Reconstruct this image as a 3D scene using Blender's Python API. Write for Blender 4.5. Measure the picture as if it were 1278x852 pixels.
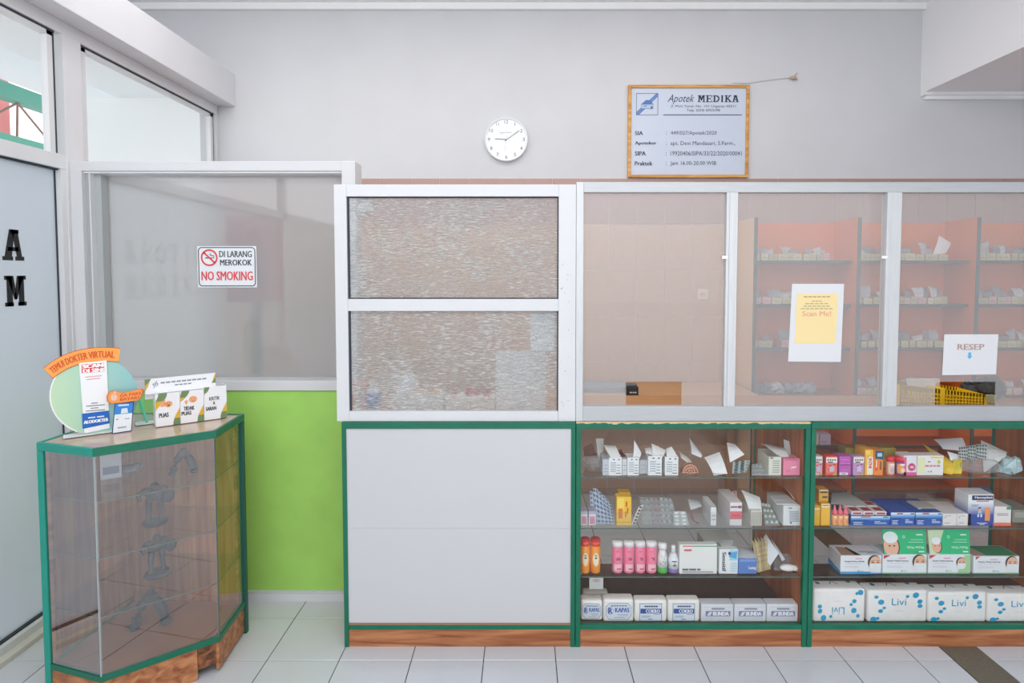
import bpy, bmesh, math, random
from mathutils import Vector, Matrix

random.seed(7)
for o in list(bpy.data.objects):
    bpy.data.objects.remove(o)
S = bpy.context.scene
COL = S.collection

# ------------------------------------------------------------------ camera
F, PITCH, CX, CY, EYE = 727.5, 0.0447, 652.9, 374.8, 1.6      # focal length and optical centre in photo pixels (1278 x 852)
cam_d = bpy.data.cameras.new('camera')
cam_d.sensor_width = 36.0
cam_d.lens = F / 1278 * 36.0
cam_d.shift_x = (639 - CX) / 1278
cam_d.shift_y = (CY - 426) / 1278
cam_d.clip_start = 0.05
cam = bpy.data.objects.new('camera', cam_d)
cam.location = (0, 0, EYE)
cam.rotation_euler = (math.pi / 2 - PITCH, 0, 0)
COL.objects.link(cam)
S.camera = cam

# ------------------------------------------------------------------ world, lights, exposure
W = bpy.data.worlds.new('daylight')
S.world = W
W.use_nodes = True
W.node_tree.nodes['Background'].inputs[0].default_value = (0.95, 0.97, 1.0, 1)
W.node_tree.nodes['Background'].inputs[1].default_value = 1.7


def area(name, loc, rot, sx, sy, power, col=(1, 1, 1)):
    d = bpy.data.lights.new(name, 'AREA')
    d.shape = 'RECTANGLE'; d.size = sx; d.size_y = sy; d.energy = power; d.color = col
    o = bpy.data.objects.new(name, d); o.location = loc; o.rotation_euler = rot
    COL.objects.link(o)
    return o


area('wall_wash_waiting_room', (-0.4, 0.2, 3.42), (math.radians(55), 0, 0), 4.0, 0.6, 49, (1.0, 0.985, 0.97))  # unseen wall-washer, added and tilted to brighten the back wall evenly
area('ceiling_lamp_dispensary', (-0.3, 2.95, 3.50), (0, 0, 0), 4.2, 0.5, 24, (1.0, 0.975, 0.94))
S.view_settings.view_transform = 'Standard'
S.view_settings.look = 'None'
S.view_settings.exposure = 0.32
S.view_settings.gamma = 1.0
S.view_settings.use_curve_mapping = False


# ------------------------------------------------------------------ pixel rays to points on real planes
def ray(px, py):
    a, u = (px - CX) / F, -(py - CY) / F
    c, s = math.cos(PITCH), math.sin(PITCH)
    return Vector((a, c + u * s, -s + u * c))


def hit(px, py, pt, n):
    d = ray(px, py); n = Vector(n)
    o = Vector((0, 0, EYE))
    return o + d * ((Vector(pt) - o).dot(n) / d.dot(n))


def PY(px, py, Y): return hit(px, py, (0, Y, 0), (0, 1, 0))
def PX(px, py, X): return hit(px, py, (X, 0, 0), (1, 0, 0))
def PZ(px, py, Z): return hit(px, py, (0, 0, Z), (0, 0, 1))


# ------------------------------------------------------------------ materials
def lin(h):
    h = h.lstrip('#')
    r = []
    for i in (0, 2, 4):
        c = int(h[i:i + 2], 16) / 255
        r.append(c / 12.92 if c <= 0.04045 else ((c + 0.055) / 1.055) ** 2.4)
    return (r[0], r[1], r[2], 1)


_M = {}


def nt(name):
    m = bpy.data.materials.new(name); m.use_nodes = True
    return m, m.node_tree.nodes, m.node_tree.links


def M(h, rough=0.5, metal=0.0, noise=0.0, scale=30.0, bump=0.0, spec=0.5, stretch=None, second=None):
    k = (h, rough, metal, noise, scale, bump, spec, stretch, second)
    if k in _M: return _M[k]
    m, N, L = nt('paint_' + h.strip('#'))
    b = N['Principled BSDF']
    b.inputs['Base Color'].default_value = lin(h)
    b.inputs['Roughness'].default_value = rough
    b.inputs['Metallic'].default_value = metal
    b.inputs['Specular IOR Level'].default_value = spec
    if noise or bump:
        tc = N.new('ShaderNodeTexCoord')
        src = tc.outputs['Object']
        if stretch:
            mp = N.new('ShaderNodeMapping'); mp.inputs['Scale'].default_value = stretch
            L.new(src, mp.inputs[0]); src = mp.outputs[0]
        n = N.new('ShaderNodeTexNoise'); n.inputs['Scale'].default_value = scale; n.inputs['Detail'].default_value = 5
        L.new(src, n.inputs['Vector'])
        if noise:
            r = N.new('ShaderNodeValToRGB')
            a = lin(h); z = lin(second) if second else None
            if z:
                r.color_ramp.elements[0].color = a; r.color_ramp.elements[1].color = z
                r.color_ramp.elements[0].position = 0.35; r.color_ramp.elements[1].position = 0.65
            else:
                r.color_ramp.elements[0].color = tuple(max(0, c * (1 - noise)) for c in a[:3]) + (1,)
                r.color_ramp.elements[1].color = tuple(min(1, c * (1 + noise)) for c in a[:3]) + (1,)
                r.color_ramp.elements[0].position = 0.3; r.color_ramp.elements[1].position = 0.7
            L.new(n.outputs['Fac'], r.inputs[0]); L.new(r.outputs[0], b.inputs['Base Color'])
        if bump:
            bp = N.new('ShaderNodeBump'); bp.inputs['Strength'].default_value = bump; bp.inputs['Distance'].default_value = 0.004
            L.new(n.outputs['Fac'], bp.inputs['Height']); L.new(bp.outputs[0], b.inputs['Normal'])
    _M[k] = m
    return m


def wood(name, dark, light, scale=6.0, axis='Z', rough=0.45):
    m, N, L = nt(name)
    b = N['Principled BSDF']; b.inputs['Roughness'].default_value = rough
    tc = N.new('ShaderNodeTexCoord'); mp = N.new('ShaderNodeMapping')
    sc = {'Z': (9, 9, 0.7), 'X': (0.7, 9, 9), 'Y': (9, 0.7, 9)}[axis]
    mp.inputs['Scale'].default_value = sc
    n = N.new('ShaderNodeTexNoise'); n.inputs['Scale'].default_value = scale; n.inputs['Detail'].default_value = 8
    n.inputs['Distortion'].default_value = 0.6
    r = N.new('ShaderNodeValToRGB')
    r.color_ramp.elements[0].color = lin(dark); r.color_ramp.elements[1].color = lin(light)
    r.color_ramp.elements[0].position = 0.34; r.color_ramp.elements[1].position = 0.68
    L.new(tc.outputs['Object'], mp.inputs[0]); L.new(mp.outputs[0], n.inputs['Vector'])
    L.new(n.outputs['Fac'], r.inputs[0]); L.new(r.outputs[0], b.inputs['Base Color'])
    bp = N.new('ShaderNodeBump'); bp.inputs['Strength'].default_value = 0.15; bp.inputs['Distance'].default_value = 0.002
    L.new(n.outputs['Fac'], bp.inputs['Height']); L.new(bp.outputs[0], b.inputs['Normal'])
    return m


def outer_fresnel(N, L, ior):
    """reflection of a thin sheet: taken once, at its outer faces"""
    fr = N.new('ShaderNodeFresnel'); fr.inputs[0].default_value = ior
    ge = N.new('ShaderNodeNewGeometry')
    sb_ = N.new('ShaderNodeMath'); sb_.operation = 'SUBTRACT'; sb_.inputs[0].default_value = 1.0
    mu = N.new('ShaderNodeMath'); mu.operation = 'MULTIPLY'
    L.new(ge.outputs['Backfacing'], sb_.inputs[1]); L.new(sb_.outputs[0], mu.inputs[0]); L.new(fr.outputs[0], mu.inputs[1])
    return mu


def clear_glass(name, tint=(0.93, 0.97, 0.95), ior=1.5, veil=0.0, refl=1.0):
    m, N, L = nt(name)
    N.remove(N['Principled BSDF']); out = N['Material Output']
    t = N.new('ShaderNodeBsdfTransparent'); t.inputs[0].default_value = tint + (1,)
    g = N.new('ShaderNodeBsdfGlossy'); g.inputs['Roughness'].default_value = 0.01
    fr = outer_fresnel(N, L, ior)
    mx = N.new('ShaderNodeMixShader')
    L.new(fr.outputs[0], mx.inputs[0])
    src = t
    if veil:
        dl = N.new('ShaderNodeBsdfDiffuse'); dl.inputs[0].default_value = (0.70, 0.70, 0.71, 1)
        m2 = N.new('ShaderNodeMixShader'); m2.inputs[0].default_value = veil
        L.new(t.outputs[0], m2.inputs[1]); L.new(dl.outputs[0], m2.inputs[2]); src = m2
    L.new(src.outputs[0], mx.inputs[1]); L.new(g.outputs[0], mx.inputs[2])
    L.new(mx.outputs[0], out.inputs[0])
    return m


def frosted(name, col, rough=0.4, translucent=0.5, ior=1.45, gloss_ior=1.45):
    """frosted film on glass: blurred see-through plus scattered light, glossy outer face"""
    m, N, L = nt(name)
    N.remove(N['Principled BSDF']); out = N['Material Output']
    rf = N.new('ShaderNodeBsdfRefraction'); rf.inputs['Color'].default_value = col + (1,)
    rf.inputs['Roughness'].default_value = rough; rf.inputs['IOR'].default_value = ior
    tl = N.new('ShaderNodeBsdfTranslucent'); tl.inputs[0].default_value = col + (1,)
    df = N.new('ShaderNodeBsdfDiffuse'); df.inputs[0].default_value = col + (1,)
    md = N.new('ShaderNodeMixShader'); md.inputs[0].default_value = 0.5
    L.new(tl.outputs[0], md.inputs[1]); L.new(df.outputs[0], md.inputs[2])
    m1 = N.new('ShaderNodeMixShader'); m1.inputs[0].default_value = translucent
    L.new(rf.outputs[0], m1.inputs[1]); L.new(md.outputs[0], m1.inputs[2])
    g = N.new('ShaderNodeBsdfGlossy'); g.inputs['Roughness'].default_value = 0.03
    fr = outer_fresnel(N, L, gloss_ior)
    mx = N.new('ShaderNodeMixShader')
    L.new(fr.outputs[0], mx.inputs[0]); L.new(m1.outputs[0], mx.inputs[1]); L.new(g.outputs[0], mx.inputs[2])
    L.new(mx.outputs[0], out.inputs[0])
    return m


def rippled(name):
    """patterned glass: gently distorted view through it, glints painted on its face as white noise streaks"""
    m, N, L = nt(name)
    N.remove(N['Principled BSDF']); out = N['Material Output']
    tc = N.new('ShaderNodeTexCoord'); mp = N.new('ShaderNodeMapping'); mp.inputs['Scale'].default_value = (1, 3, 6.0)
    n = N.new('ShaderNodeTexNoise'); n.inputs['Scale'].default_value = 36; n.inputs['Detail'].default_value = 3; n.inputs['Roughness'].default_value = 0.55
    L.new(tc.outputs['Object'], mp.inputs[0]); L.new(mp.outputs[0], n.inputs['Vector'])
    def bump(dist):
        b = N.new('ShaderNodeBump'); b.inputs['Strength'].default_value = 1.0; b.inputs['Distance'].default_value = dist
        L.new(n.outputs['Fac'], b.inputs['Height']); return b
    weak, strong = bump(0.0018), bump(0.020)
    rf = N.new('ShaderNodeBsdfRefraction'); rf.inputs['Color'].default_value = (0.95, 0.96, 0.96, 1); rf.inputs['Roughness'].default_value = 0.03; rf.inputs['IOR'].default_value = 1.12
    L.new(weak.outputs[0], rf.inputs['Normal'])
    g = N.new('ShaderNodeBsdfGlossy'); g.inputs['Roughness'].default_value = 0.10; g.inputs[0].default_value = (1, 1, 1, 1)
    L.new(strong.outputs[0], g.inputs['Normal'])
    d = N.new('ShaderNodeBsdfDiffuse'); d.inputs[0].default_value = (0.92, 0.93, 0.93, 1)
    L.new(strong.outputs[0], d.inputs['Normal'])
    m1 = N.new('ShaderNodeMixShader'); m1.inputs[0].default_value = 0.22
    L.new(rf.outputs[0], m1.inputs[1]); L.new(d.outputs[0], m1.inputs[2])
    n2 = N.new('ShaderNodeTexNoise'); n2.inputs['Scale'].default_value = 5; n2.inputs['Detail'].default_value = 2
    L.new(tc.outputs['Object'], n2.inputs['Vector'])
    ad = N.new('ShaderNodeMath'); ad.operation = 'MULTIPLY_ADD'; ad.inputs[1].default_value = 0.35
    L.new(n2.outputs['Fac'], ad.inputs[0]); L.new(n.outputs['Fac'], ad.inputs[2])
    mr = N.new('ShaderNodeMapRange'); mr.inputs['From Min'].default_value = 0.66; mr.inputs['From Max'].default_value = 0.84
    mr.inputs['To Min'].default_value = 0.02; mr.inputs['To Max'].default_value = 0.74
    L.new(ad.outputs[0], mr.inputs['Value'])
    glint_mix = N.new('ShaderNodeMixShader'); glint_mix.inputs[0].default_value = 0.35  # whitish streaks: glints put into the surface colour by noise
    L.new(d.outputs[0], glint_mix.inputs[1]); L.new(g.outputs[0], glint_mix.inputs[2]); g = glint_mix
    m2 = N.new('ShaderNodeMixShader')
    L.new(mr.outputs[0], m2.inputs[0]); L.new(m1.outputs[0], m2.inputs[1]); L.new(g.outputs[0], m2.inputs[2])
    L.new(m2.outputs[0], out.inputs[0])
    return m


BEAM_WHITE = M('#dddee3', 0.75, noise=0.02, scale=3)
WHITE_WALL = M('#cccdd2', 0.75, noise=0.02, scale=3, bump=0.03)
CEILING = M('#eff0f3', 0.8)
ALU_W = M('#d8d9dc', 0.35, noise=0.015, scale=8)
ALU = M('#b9bcc0', 0.32, metal=0.35, noise=0.06, scale=40, stretch=(0.2, 1, 6))
ALU_V = M('#cbcdd0', 0.30, metal=0.3, noise=0.05, scale=40, stretch=(6, 1, 0.2))
GASKET = M('#2c3440', 0.6)
GREEN_PAINT = M('#066b50', 0.4, noise=0.10, scale=14)
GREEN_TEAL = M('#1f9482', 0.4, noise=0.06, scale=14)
LIME = M('#a3d766', 0.65, noise=0.05, scale=7, bump=0.05)
TILE_W = M('#d0d3d9', 0.16, noise=0.02, scale=5)
GROUT = M('#4a4b4c', 0.9)
TILE_TAN = M('#c5a38d', 0.3, noise=0.05, scale=30, stretch=(1, 1, 12))
TILE_BRN = M('#a98a82', 0.3, noise=0.06, scale=30, stretch=(1, 1, 12))
GROUT_L = M('#e4ddd6', 0.9)
STONE = M('#6f695c', 0.55, noise=0.22, scale=120)
WOOD_KICK = wood('kick_wood', '#8a4a2a', '#c98a5c', 4.0, 'X')
WOOD_SIDE = wood('side_wood', '#a5592c', '#c77a42', 3.0, 'Z')
WOOD_BACK = wood('vitrine_wood', '#a8623a', '#cf9460', 4.0, 'Z')
WOOD_GOLD = wood('golden_wood', '#9b7138', '#bb934f', 4.0, 'Z')
WOOD_DARK = M('#5b4636', 0.6, noise=0.15, scale=12)
ORANGE_LAM = M('#dd7434', 0.45, noise=0.05, scale=6)
ORANGE_LIGHT = M('#e08a48', 0.45, noise=0.05, scale=6)
EDGE_GREEN = M('#33453f', 0.5)
CLEAR = clear_glass('clear_glass', (0.985, 0.99, 0.988), ior=1.9)
COUNTER_GLASS = clear_glass('counter_glass', (0.985, 0.99, 0.988), ior=1.55)
VITRINE_GLASS = clear_glass('vitrine_glass', (0.95, 0.96, 0.96), ior=2.7)
VITRINE_SIDE = clear_glass('vitrine_side_glass', (0.95, 0.96, 0.96), ior=5.5)
GLASS_EDGE = M('#52645d', 0.2)
GLASS_EDGE_L = M('#a9b4b4', 0.2)
CLEAR_SHELF = clear_glass('shelf_glass', (0.96, 0.985, 0.975), ior=1.6)
CLEAR_BAG = clear_glass('plastic_film', (0.92, 0.93, 0.93), 1.35, veil=0.22)
HAZY = clear_glass('hazy_film_glass', (0.95, 0.95, 0.95), 1.45, veil=0.21)
FROST_WALL = frosted('frosted_street_pane', (0.72, 0.765, 0.81), 0.6, 0.92)
FROST_PART = frosted('frosted_partition_pane', (0.80, 0.815, 0.825), 0.24, 0.48, gloss_ior=1.95)
RIPPLE = rippled('rippled_glass')
PAPER = M('#dedfe3', 0.8)
PAPER_G = M('#d6d9dd', 0.8)
BLACK = M('#12161a', 0.5)


# ------------------------------------------------------------------ mesh building
class MB:
    def __init__(s): s.v, s.f = [], []

    def add(s, vs, fs):
        n = len(s.v); s.v += [tuple(v) for v in vs]; s.f += [tuple(i + n for i in f) for f in fs]
        return s

    def box(s, x0, x1, y0, y1, z0, z1):
        if x0 > x1: x0, x1 = x1, x0
        if y0 > y1: y0, y1 = y1, y0
        if z0 > z1: z0, z1 = z1, z0
        return s.add([(x0, y0, z0), (x1, y0, z0), (x1, y1, z0), (x0, y1, z0), (x0, y0, z1), (x1, y0, z1), (x1, y1, z1), (x0, y1, z1)],
                     [(0, 3, 2, 1), (4, 5, 6, 7), (0, 1, 5, 4), (1, 2, 6, 5), (2, 3, 7, 6), (3, 0, 4, 7)])

    def prism(s, poly, z0, z1):
        """vertical prism over a plan polygon (counter-clockwise seen from above)"""
        n = len(poly)
        return s.add([(x, y, z0) for x, y in poly] + [(x, y, z1) for x, y in poly],
                     [tuple(range(n - 1, -1, -1)), tuple(range(n, 2 * n))] + [(i, (i + 1) % n, n + (i + 1) % n, n + i) for i in range(n)])

    def plate(s, poly, y0, y1):
        """upright plate: outline in x,z (counter-clockwise seen from -y), thickness along y"""
        n = len(poly)
        return s.add([(x, y0, z) for x, z in poly] + [(x, y1, z) for x, z in poly],
                     [tuple(range(n)), tuple(range(2 * n - 1, n - 1, -1))] + [(i, n + i, n + (i + 1) % n, (i + 1) % n) for i in range(n)])

    def lathe(s, prof, seg=20, c=(0, 0)):
        b = len(s.v)
        for r, z in prof:
            for k in range(seg):
                a = 2 * math.pi * k / seg
                s.v.append((c[0] + r * math.cos(a), c[1] + r * math.sin(a), z))
        for j in range(len(prof) - 1):
            for k in range(seg):
                k2 = (k + 1) % seg
                s.f.append((b + j * seg + k, b + j * seg + k2, b + (j + 1) * seg + k2, b + (j + 1) * seg + k))
        s.f.append(tuple(b + k for k in range(seg - 1, -1, -1)))
        t = b + (len(prof) - 1) * seg
        s.f.append(tuple(t + k for k in range(seg)))
        return s

    def tube(s, pts, rad, seg=8):
        pts = [Vector(p) for p in pts]; b = len(s.v)
        rad = rad if isinstance(rad, (list, tuple)) else [rad] * len(pts)
        for i, p in enumerate(pts):
            d = (pts[min(i + 1, len(pts) - 1)] - pts[max(i - 1, 0)]).normalized()
            up = Vector((0, 0, 1)) if abs(d.z) < 0.9 else Vector((1, 0, 0))
            u = d.cross(up).normalized(); w = d.cross(u)
            for k in range(seg):
                a = 2 * math.pi * k / seg
                s.v.append(tuple(p + (u * math.cos(a) + w * math.sin(a)) * rad[i]))
        for i in range(len(pts) - 1):
            for k in range(seg):
                k2 = (k + 1) % seg
                s.f.append((b + i * seg + k, b + i * seg + k2, b + (i + 1) * seg + k2, b + (i + 1) * seg + k))
        s.f.append(tuple(b + k for k in range(seg))); e = b + (len(pts) - 1) * seg
        s.f.append(tuple(e + k for k in range(seg - 1, -1, -1)))
        return s

    def ball(s, c, rx, ry, rz, seg=10, rings=6):
        prof = []
        b = len(s.v)
        for j in range(rings + 1):
            t = math.pi * j / rings
            for k in range(seg):
                a = 2 * math.pi * k / seg
                s.v.append((c[0] + rx * math.sin(t) * math.cos(a), c[1] + ry * math.sin(t) * math.sin(a), c[2] - rz * math.cos(t)))
        for j in range(rings):
            for k in range(seg):
                k2 = (k + 1) % seg
                s.f.append((b + j * seg + k, b + j * seg + k2, b + (j + 1) * seg + k2, b + (j + 1) * seg + k))
        return s

    def mesh(s, name, mat, bevel=0.0, smooth=False, segs=2):
        me = bpy.data.meshes.new(name)
        me.from_pydata(s.v, [], s.f)
        bm = bmesh.new(); bm.from_mesh(me)
        if bevel:
            ed = [e for e in bm.edges if len(e.link_faces) == 2 and e.calc_face_angle(0) > 0.5]
            bmesh.ops.bevel(bm, geom=ed, offset=bevel, segments=segs, affect='EDGES', profile=0.6, clamp_overlap=True)
        bmesh.ops.recalc_face_normals(bm, faces=bm.faces)
        bm.to_mesh(me); bm.free()
        if smooth:
            for p in me.polygons: p.use_smooth = True
        if mat: me.materials.append(mat)
        me.update()
        return me


def crumple(b_, amp, seed=1, freq=1.0):
    r = random.Random(seed); cache = {}
    out = []
    for v in b_.v:
        k_ = (round(v[0], 4), round(v[1], 4), round(v[2], 4))
        if k_ not in cache: cache[k_] = (r.uniform(-amp, amp), r.uniform(-amp, amp), r.uniform(-amp, amp))
        d = cache[k_]; out.append((v[0] + d[0], v[1] + d[1], max(0.0005, v[2] + d[2])))
    b_.v = out
    return b_


def link(name, me, parent=None, loc=(0, 0, 0), rot=(0, 0, 0)):
    o = bpy.data.objects.new(name, me); COL.objects.link(o)
    o.parent = parent; o.location = loc; o.rotation_euler = rot
    return o


def obj(name, mb, mat, parent=None, bevel=0.0, smooth=False, loc=(0, 0, 0), rot=(0, 0, 0), segs=2):
    return link(name, mb.mesh(name, mat, bevel, smooth, segs), parent, loc, rot)


def tag(o, label=None, cat=None, group=None, kind=None):
    if label: o['label'] = label
    if cat: o['category'] = cat
    if group: o['group'] = group
    if kind: o['kind'] = kind
    return o


def thing(name, label, cat, loc=(0, 0, 0), rotz=0.0, group=None):
    o = bpy.data.objects.new(name, None); COL.objects.link(o)
    o.empty_display_size = 0.05
    o.location = loc; o.rotation_euler = (0, 0, rotz)
    return tag(o, label, cat, group)


def struct(name, mb, mat, parent=None, bevel=0.0):
    o = obj(name, mb, mat, parent, bevel)
    if parent is None: o['kind'] = 'structure'
    return o


# flat print: polygons in a face frame ---------------------------------------------------
class Frame:
    def __init__(s, o, ux, uy, n):
        s.o, s.ux, s.uy, s.n = Vector(o), Vector(ux), Vector(uy), Vector(n)

    def at(s, u, v, e=0.0): return s.o + s.ux * u + s.uy * v + s.n * e


def front(w, y=0.0): return Frame((-w / 2, y, 0), (1, 0, 0), (0, 0, 1), (0, -1, 0))


def prints(parent, fr, polys, mat, e=0.0006, name='print'):
    me = bpy.data.meshes.new(name); v, f = [], []
    for p in polys:
        b = len(v); v += [tuple(fr.at(x, y, e)) for x, y in p]; f.append(tuple(range(b, b + len(p))))
    me.from_pydata(v, [], f); me.materials.append(mat)
    return link(name, me, parent)


def R(u0, v0, u1, v1): return [(u0, v0), (u1, v0), (u1, v1), (u0, v1)]


def EL(cx, cy, rx, ry=None, n=20, a0=0.0, a1=None):
    ry = rx if ry is None else ry
    a1 = 2 * math.pi if a1 is None else a1
    full = abs(a1 - a0 - 2 * math.pi) < 1e-6
    m = n if full else n + 1
    return [(cx + rx * math.cos(a0 + (a1 - a0) * k / n), cy + ry * math.sin(a0 + (a1 - a0) * k / n)) for k in range(m)]


def ring(cx, cy, rx, ry, t, n=28, a0=0.0, a1=None):
    a1 = 2 * math.pi if a1 is None else a1
    out = []
    for k in range(n):
        a, b = a0 + (a1 - a0) * k / n, a0 + (a1 - a0) * (k + 1) / n
        out.append([(cx + rx * math.cos(a), cy + ry * math.sin(a)), (cx + rx * math.cos(b), cy + ry * math.sin(b)),
                    (cx + (rx - t) * math.cos(b), cy + (ry - t) * math.sin(b)), (cx + (rx - t) * math.cos(a), cy + (ry - t) * math.sin(a))])
    return out


def seg(x0, y0, x1, y1, t):
    d = Vector((x1 - x0, y1 - y0)); n = Vector((-d.y, d.x)).normalized() * t / 2
    return [(x0 - n.x, y0 - n.y), (x1 - n.x, y1 - n.y), (x1 + n.x, y1 + n.y), (x0 + n.x, y0 + n.y)]


def outline(u0, v0, u1, v1, t):
    return [R(u0, v0, u1, v0 + t), R(u0, v1 - t, u1, v1), R(u0, v0, u0 + t, v1), R(u1 - t, v0, u1, v1)]


_T = {}


def glyphs(s, bold=0.0, shear=0.0):
    k = (s, bold, shear)
    if k in _T: return _T[k]
    c = bpy.data.curves.new('lettering', 'FONT'); c.body = s; c.offset = bold; c.shear = shear
    c.resolution_u = 2
    o = bpy.data.objects.new('lettering', c); COL.objects.link(o)
    dg = bpy.context.evaluated_depsgraph_get(); dg.update()
    me = bpy.data.meshes.new_from_object(o.evaluated_get(dg))
    v = [(p.co.x, p.co.y) for p in me.vertices]; f = [tuple(p.vertices) for p in me.polygons]
    bpy.data.objects.remove(o); bpy.data.curves.remove(c); bpy.data.meshes.remove(me)
    xs = [p[0] for p in v]; ys = [p[1] for p in v]
    x0, x1, y0, y1 = min(xs), max(xs), min(ys), max(ys)
    _T[k] = ([((x - x0) / (x1 - x0), (y - y0) / max(1e-6, y1 - y0)) for x, y in v], f)
    return _T[k]


def text(parent, fr, s, u0, v0, u1, v1, mat, bold=0.0, shear=0.0, e=0.0012, warp=None, name='lettering', turn=0):
    """flat lettering fitted into a box; bold lettering is struck three times, slightly apart"""
    v, f = glyphs(s, 0.0, shear)
    allv, allf = [], []
    offs = (-1, 0, 1) if bold > 0.004 else (0,)
    k = 2.2 * bold / (0.6 * max(1, len(s)))
    for n_, d in enumerate(offs):
        b0 = len(allv)
        for x, y in v:
            x = x * (1 - 2 * k) + k + d * k
            if turn == 1: x, y = 1 - y, x          # reads upwards
            if turn == 2: x, y = 1 - x, 1 - y      # upside down
            if turn == -1: x, y = y, 1 - x         # reads downwards
            p = (u0 + (u1 - u0) * x, v0 + (v1 - v0) * y)
            if warp: p = warp(*p)
            allv.append(tuple(fr.at(p[0], p[1], e + 0.00008 * n_)))
        allf += [tuple(i + b0 for i in q) for q in f]
    me = bpy.data.meshes.new(name); me.from_pydata(allv, [], allf); me.materials.append(mat)
    return link(name, me, parent)


def slab_letter(ch, w=1.0, b=0.26, sf=0.13):
    """polygons of one slab-serif capital in a w x 1 box"""
    P = []
    foot = lambda x: P.append(R(x - b * 0.85, 0, x + b * 0.85, sf))
    head = lambda x: P.append(R(x - b * 0.85, 1 - sf, x + b * 0.85, 1))
    if ch == 'A':
        P += [[(w * .10, sf), (w * .10 + b * .75, sf), (w * .56, 1), (w * .28, 1)], [(w * .9 - b, sf), (w * .9, sf), (w * .66, 1), (w * .40, 1)]]
        P += [R(w * .25, .30, w * .75, .43), R(0, 0, w * .42, sf), R(w * .52, 0, w, sf), R(w * .22, 1 - sf, w * .60, 1)]
    elif ch == 'M':
        P += [R(w * .10, 0, w * .10 + b * .8, 1), R(w * .9 - b * .8, 0, w * .9, 1)]
        P += [[(w * .12, 1), (w * .42, 1), (w * .58, .22), (w * .44, .22)], [(w * .58, 1), (w * .88, 1), (w * .56, .22), (w * .44, .22)]]
        P += [R(0, 0, w * .40, sf), R(w * .60, 0, w, sf), R(0, 1 - sf, w * .3, 1), R(w * .7, 1 - sf, w, 1)]
    elif ch in 'PD':
        P += [R(w * .12, 0, w * .12 + b, 1), R(0, 0, w * .5, sf), R(0, 1 - sf, w * .5, 1)]
        if ch == 'P':
            P += ring(w * .5, .72, w * .46, .28, b * .7, 14, -math.pi / 2, math.pi / 2) + [R(w * .2, .44, w * .52, .56)]
        else:
            P += ring(w * .48, .5, w * .5, .5, b * .85, 16, -math.pi / 2, math.pi / 2)
    elif ch == 'O':
        P += ring(w * .5, .5, w * .5, .5, b * .9, 26)
    elif ch == 'T':
        P += [R(w * .5 - b / 2, 0, w * .5 + b / 2, 1), R(0, 1 - sf, w, 1), R(w * .26, 0, w * .74, sf), R(0, .68, sf, 1), R(w - sf, .68, w, 1)]
    elif ch == 'I':
        P += [R(w * .5 - b / 2, 0, w * .5 + b / 2, 1), R(w * .2, 0, w * .8, sf), R(w * .2, 1 - sf, w * .8, 1)]
    elif ch == 'E':
        P += [R(w * .12, 0, w * .12 + b, 1), R(0, 0, w, sf), R(0, 1 - sf, w, 1), R(w * .2, .44, w * .75, .57), R(w - sf, 0, w, .32), R(w - sf, .68, w, 1), R(w * .68, .36, w * .78, .65)]
    elif ch == 'K':
        P += [R(w * .12, 0, w * .12 + b, 1), R(0, 0, w * .46, sf), R(0, 1 - sf, w * .46, 1)]
        P += [seg(w * .25, .38, w * .80, .95, b * .55), seg(w * .42, .58, w * .86, .05, b * .8), R(w * .58, 0, w, sf), R(w * .56, 1 - sf, w * .98, 1)]
    return P


# ================================================================== THE ROOM
XW, YB, YP, YC = -2.17, 4.20, 2.80, 2.436       # left glazing, back wall, partition, counter fronts
ZC, XR, YN = 3.53, 4.40, -2.5                   # ceiling, right wall, open shop front behind the camera
SOF_X, SOF_Z = 2.82, 2.88

# floor -----------------------------------------------------------------------------------
floor = struct('floor', MB().box(XW - 0.05, XR, YN, YB, -0.10, -0.003), GROUT)
cols = [XW]
k = -6
while -0.1643 + 0.3 * k < 1.70:
    cols.append(-0.1643 + 0.3 * k); k += 1
cols = [(a, b) for a, b in zip(cols, cols[1:])] + [(cols[-1], 1.790)]
x = 1.952
while x < XR - 0.02:
    cols.append((x, min(x + 0.3, XR))); x += 0.3
rows = []
y = 2.3502 - 0.6
while y < YB - 0.01:
    rows.append((y, min(y + 0.3, YB))); y += 0.3
G = 0.0018
tile_me = {}
for a, b in cols:
    for c, d in rows:
        key = (round(b - a, 3), round(d - c, 3))
        if key not in tile_me:
            w2, h2 = (b - a) / 2 - G, (d - c) / 2 - G
            tile_me[key] = MB().box(-w2, w2, -h2, h2, -0.008, 0).mesh('tile', TILE_W, 0.0012, segs=1)
        link('tile', tile_me[key], floor, ((a + b) / 2, (c + d) / 2, 0))
rest = MB()
y = rows[0][0] - 0.3
while y > YN - 0.3:
    for a, b in cols:
        rest.box(a + G, b - G, y + G, y + 0.3 - G, -0.008, 0)
    y -= 0.3
r_ = obj('tile_field', rest, TILE_W, floor); r_['kind'] = 'stuff'
obj('stone_strip', MB().box(1.793, 1.949, YN, YB, -0.008, 0), STONE, floor)
struct('ground', MB().box(-30, 30, -30, 30, -0.4, -0.12), M('#dcdcd8', 0.9, noise=0.05, scale=2))

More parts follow.
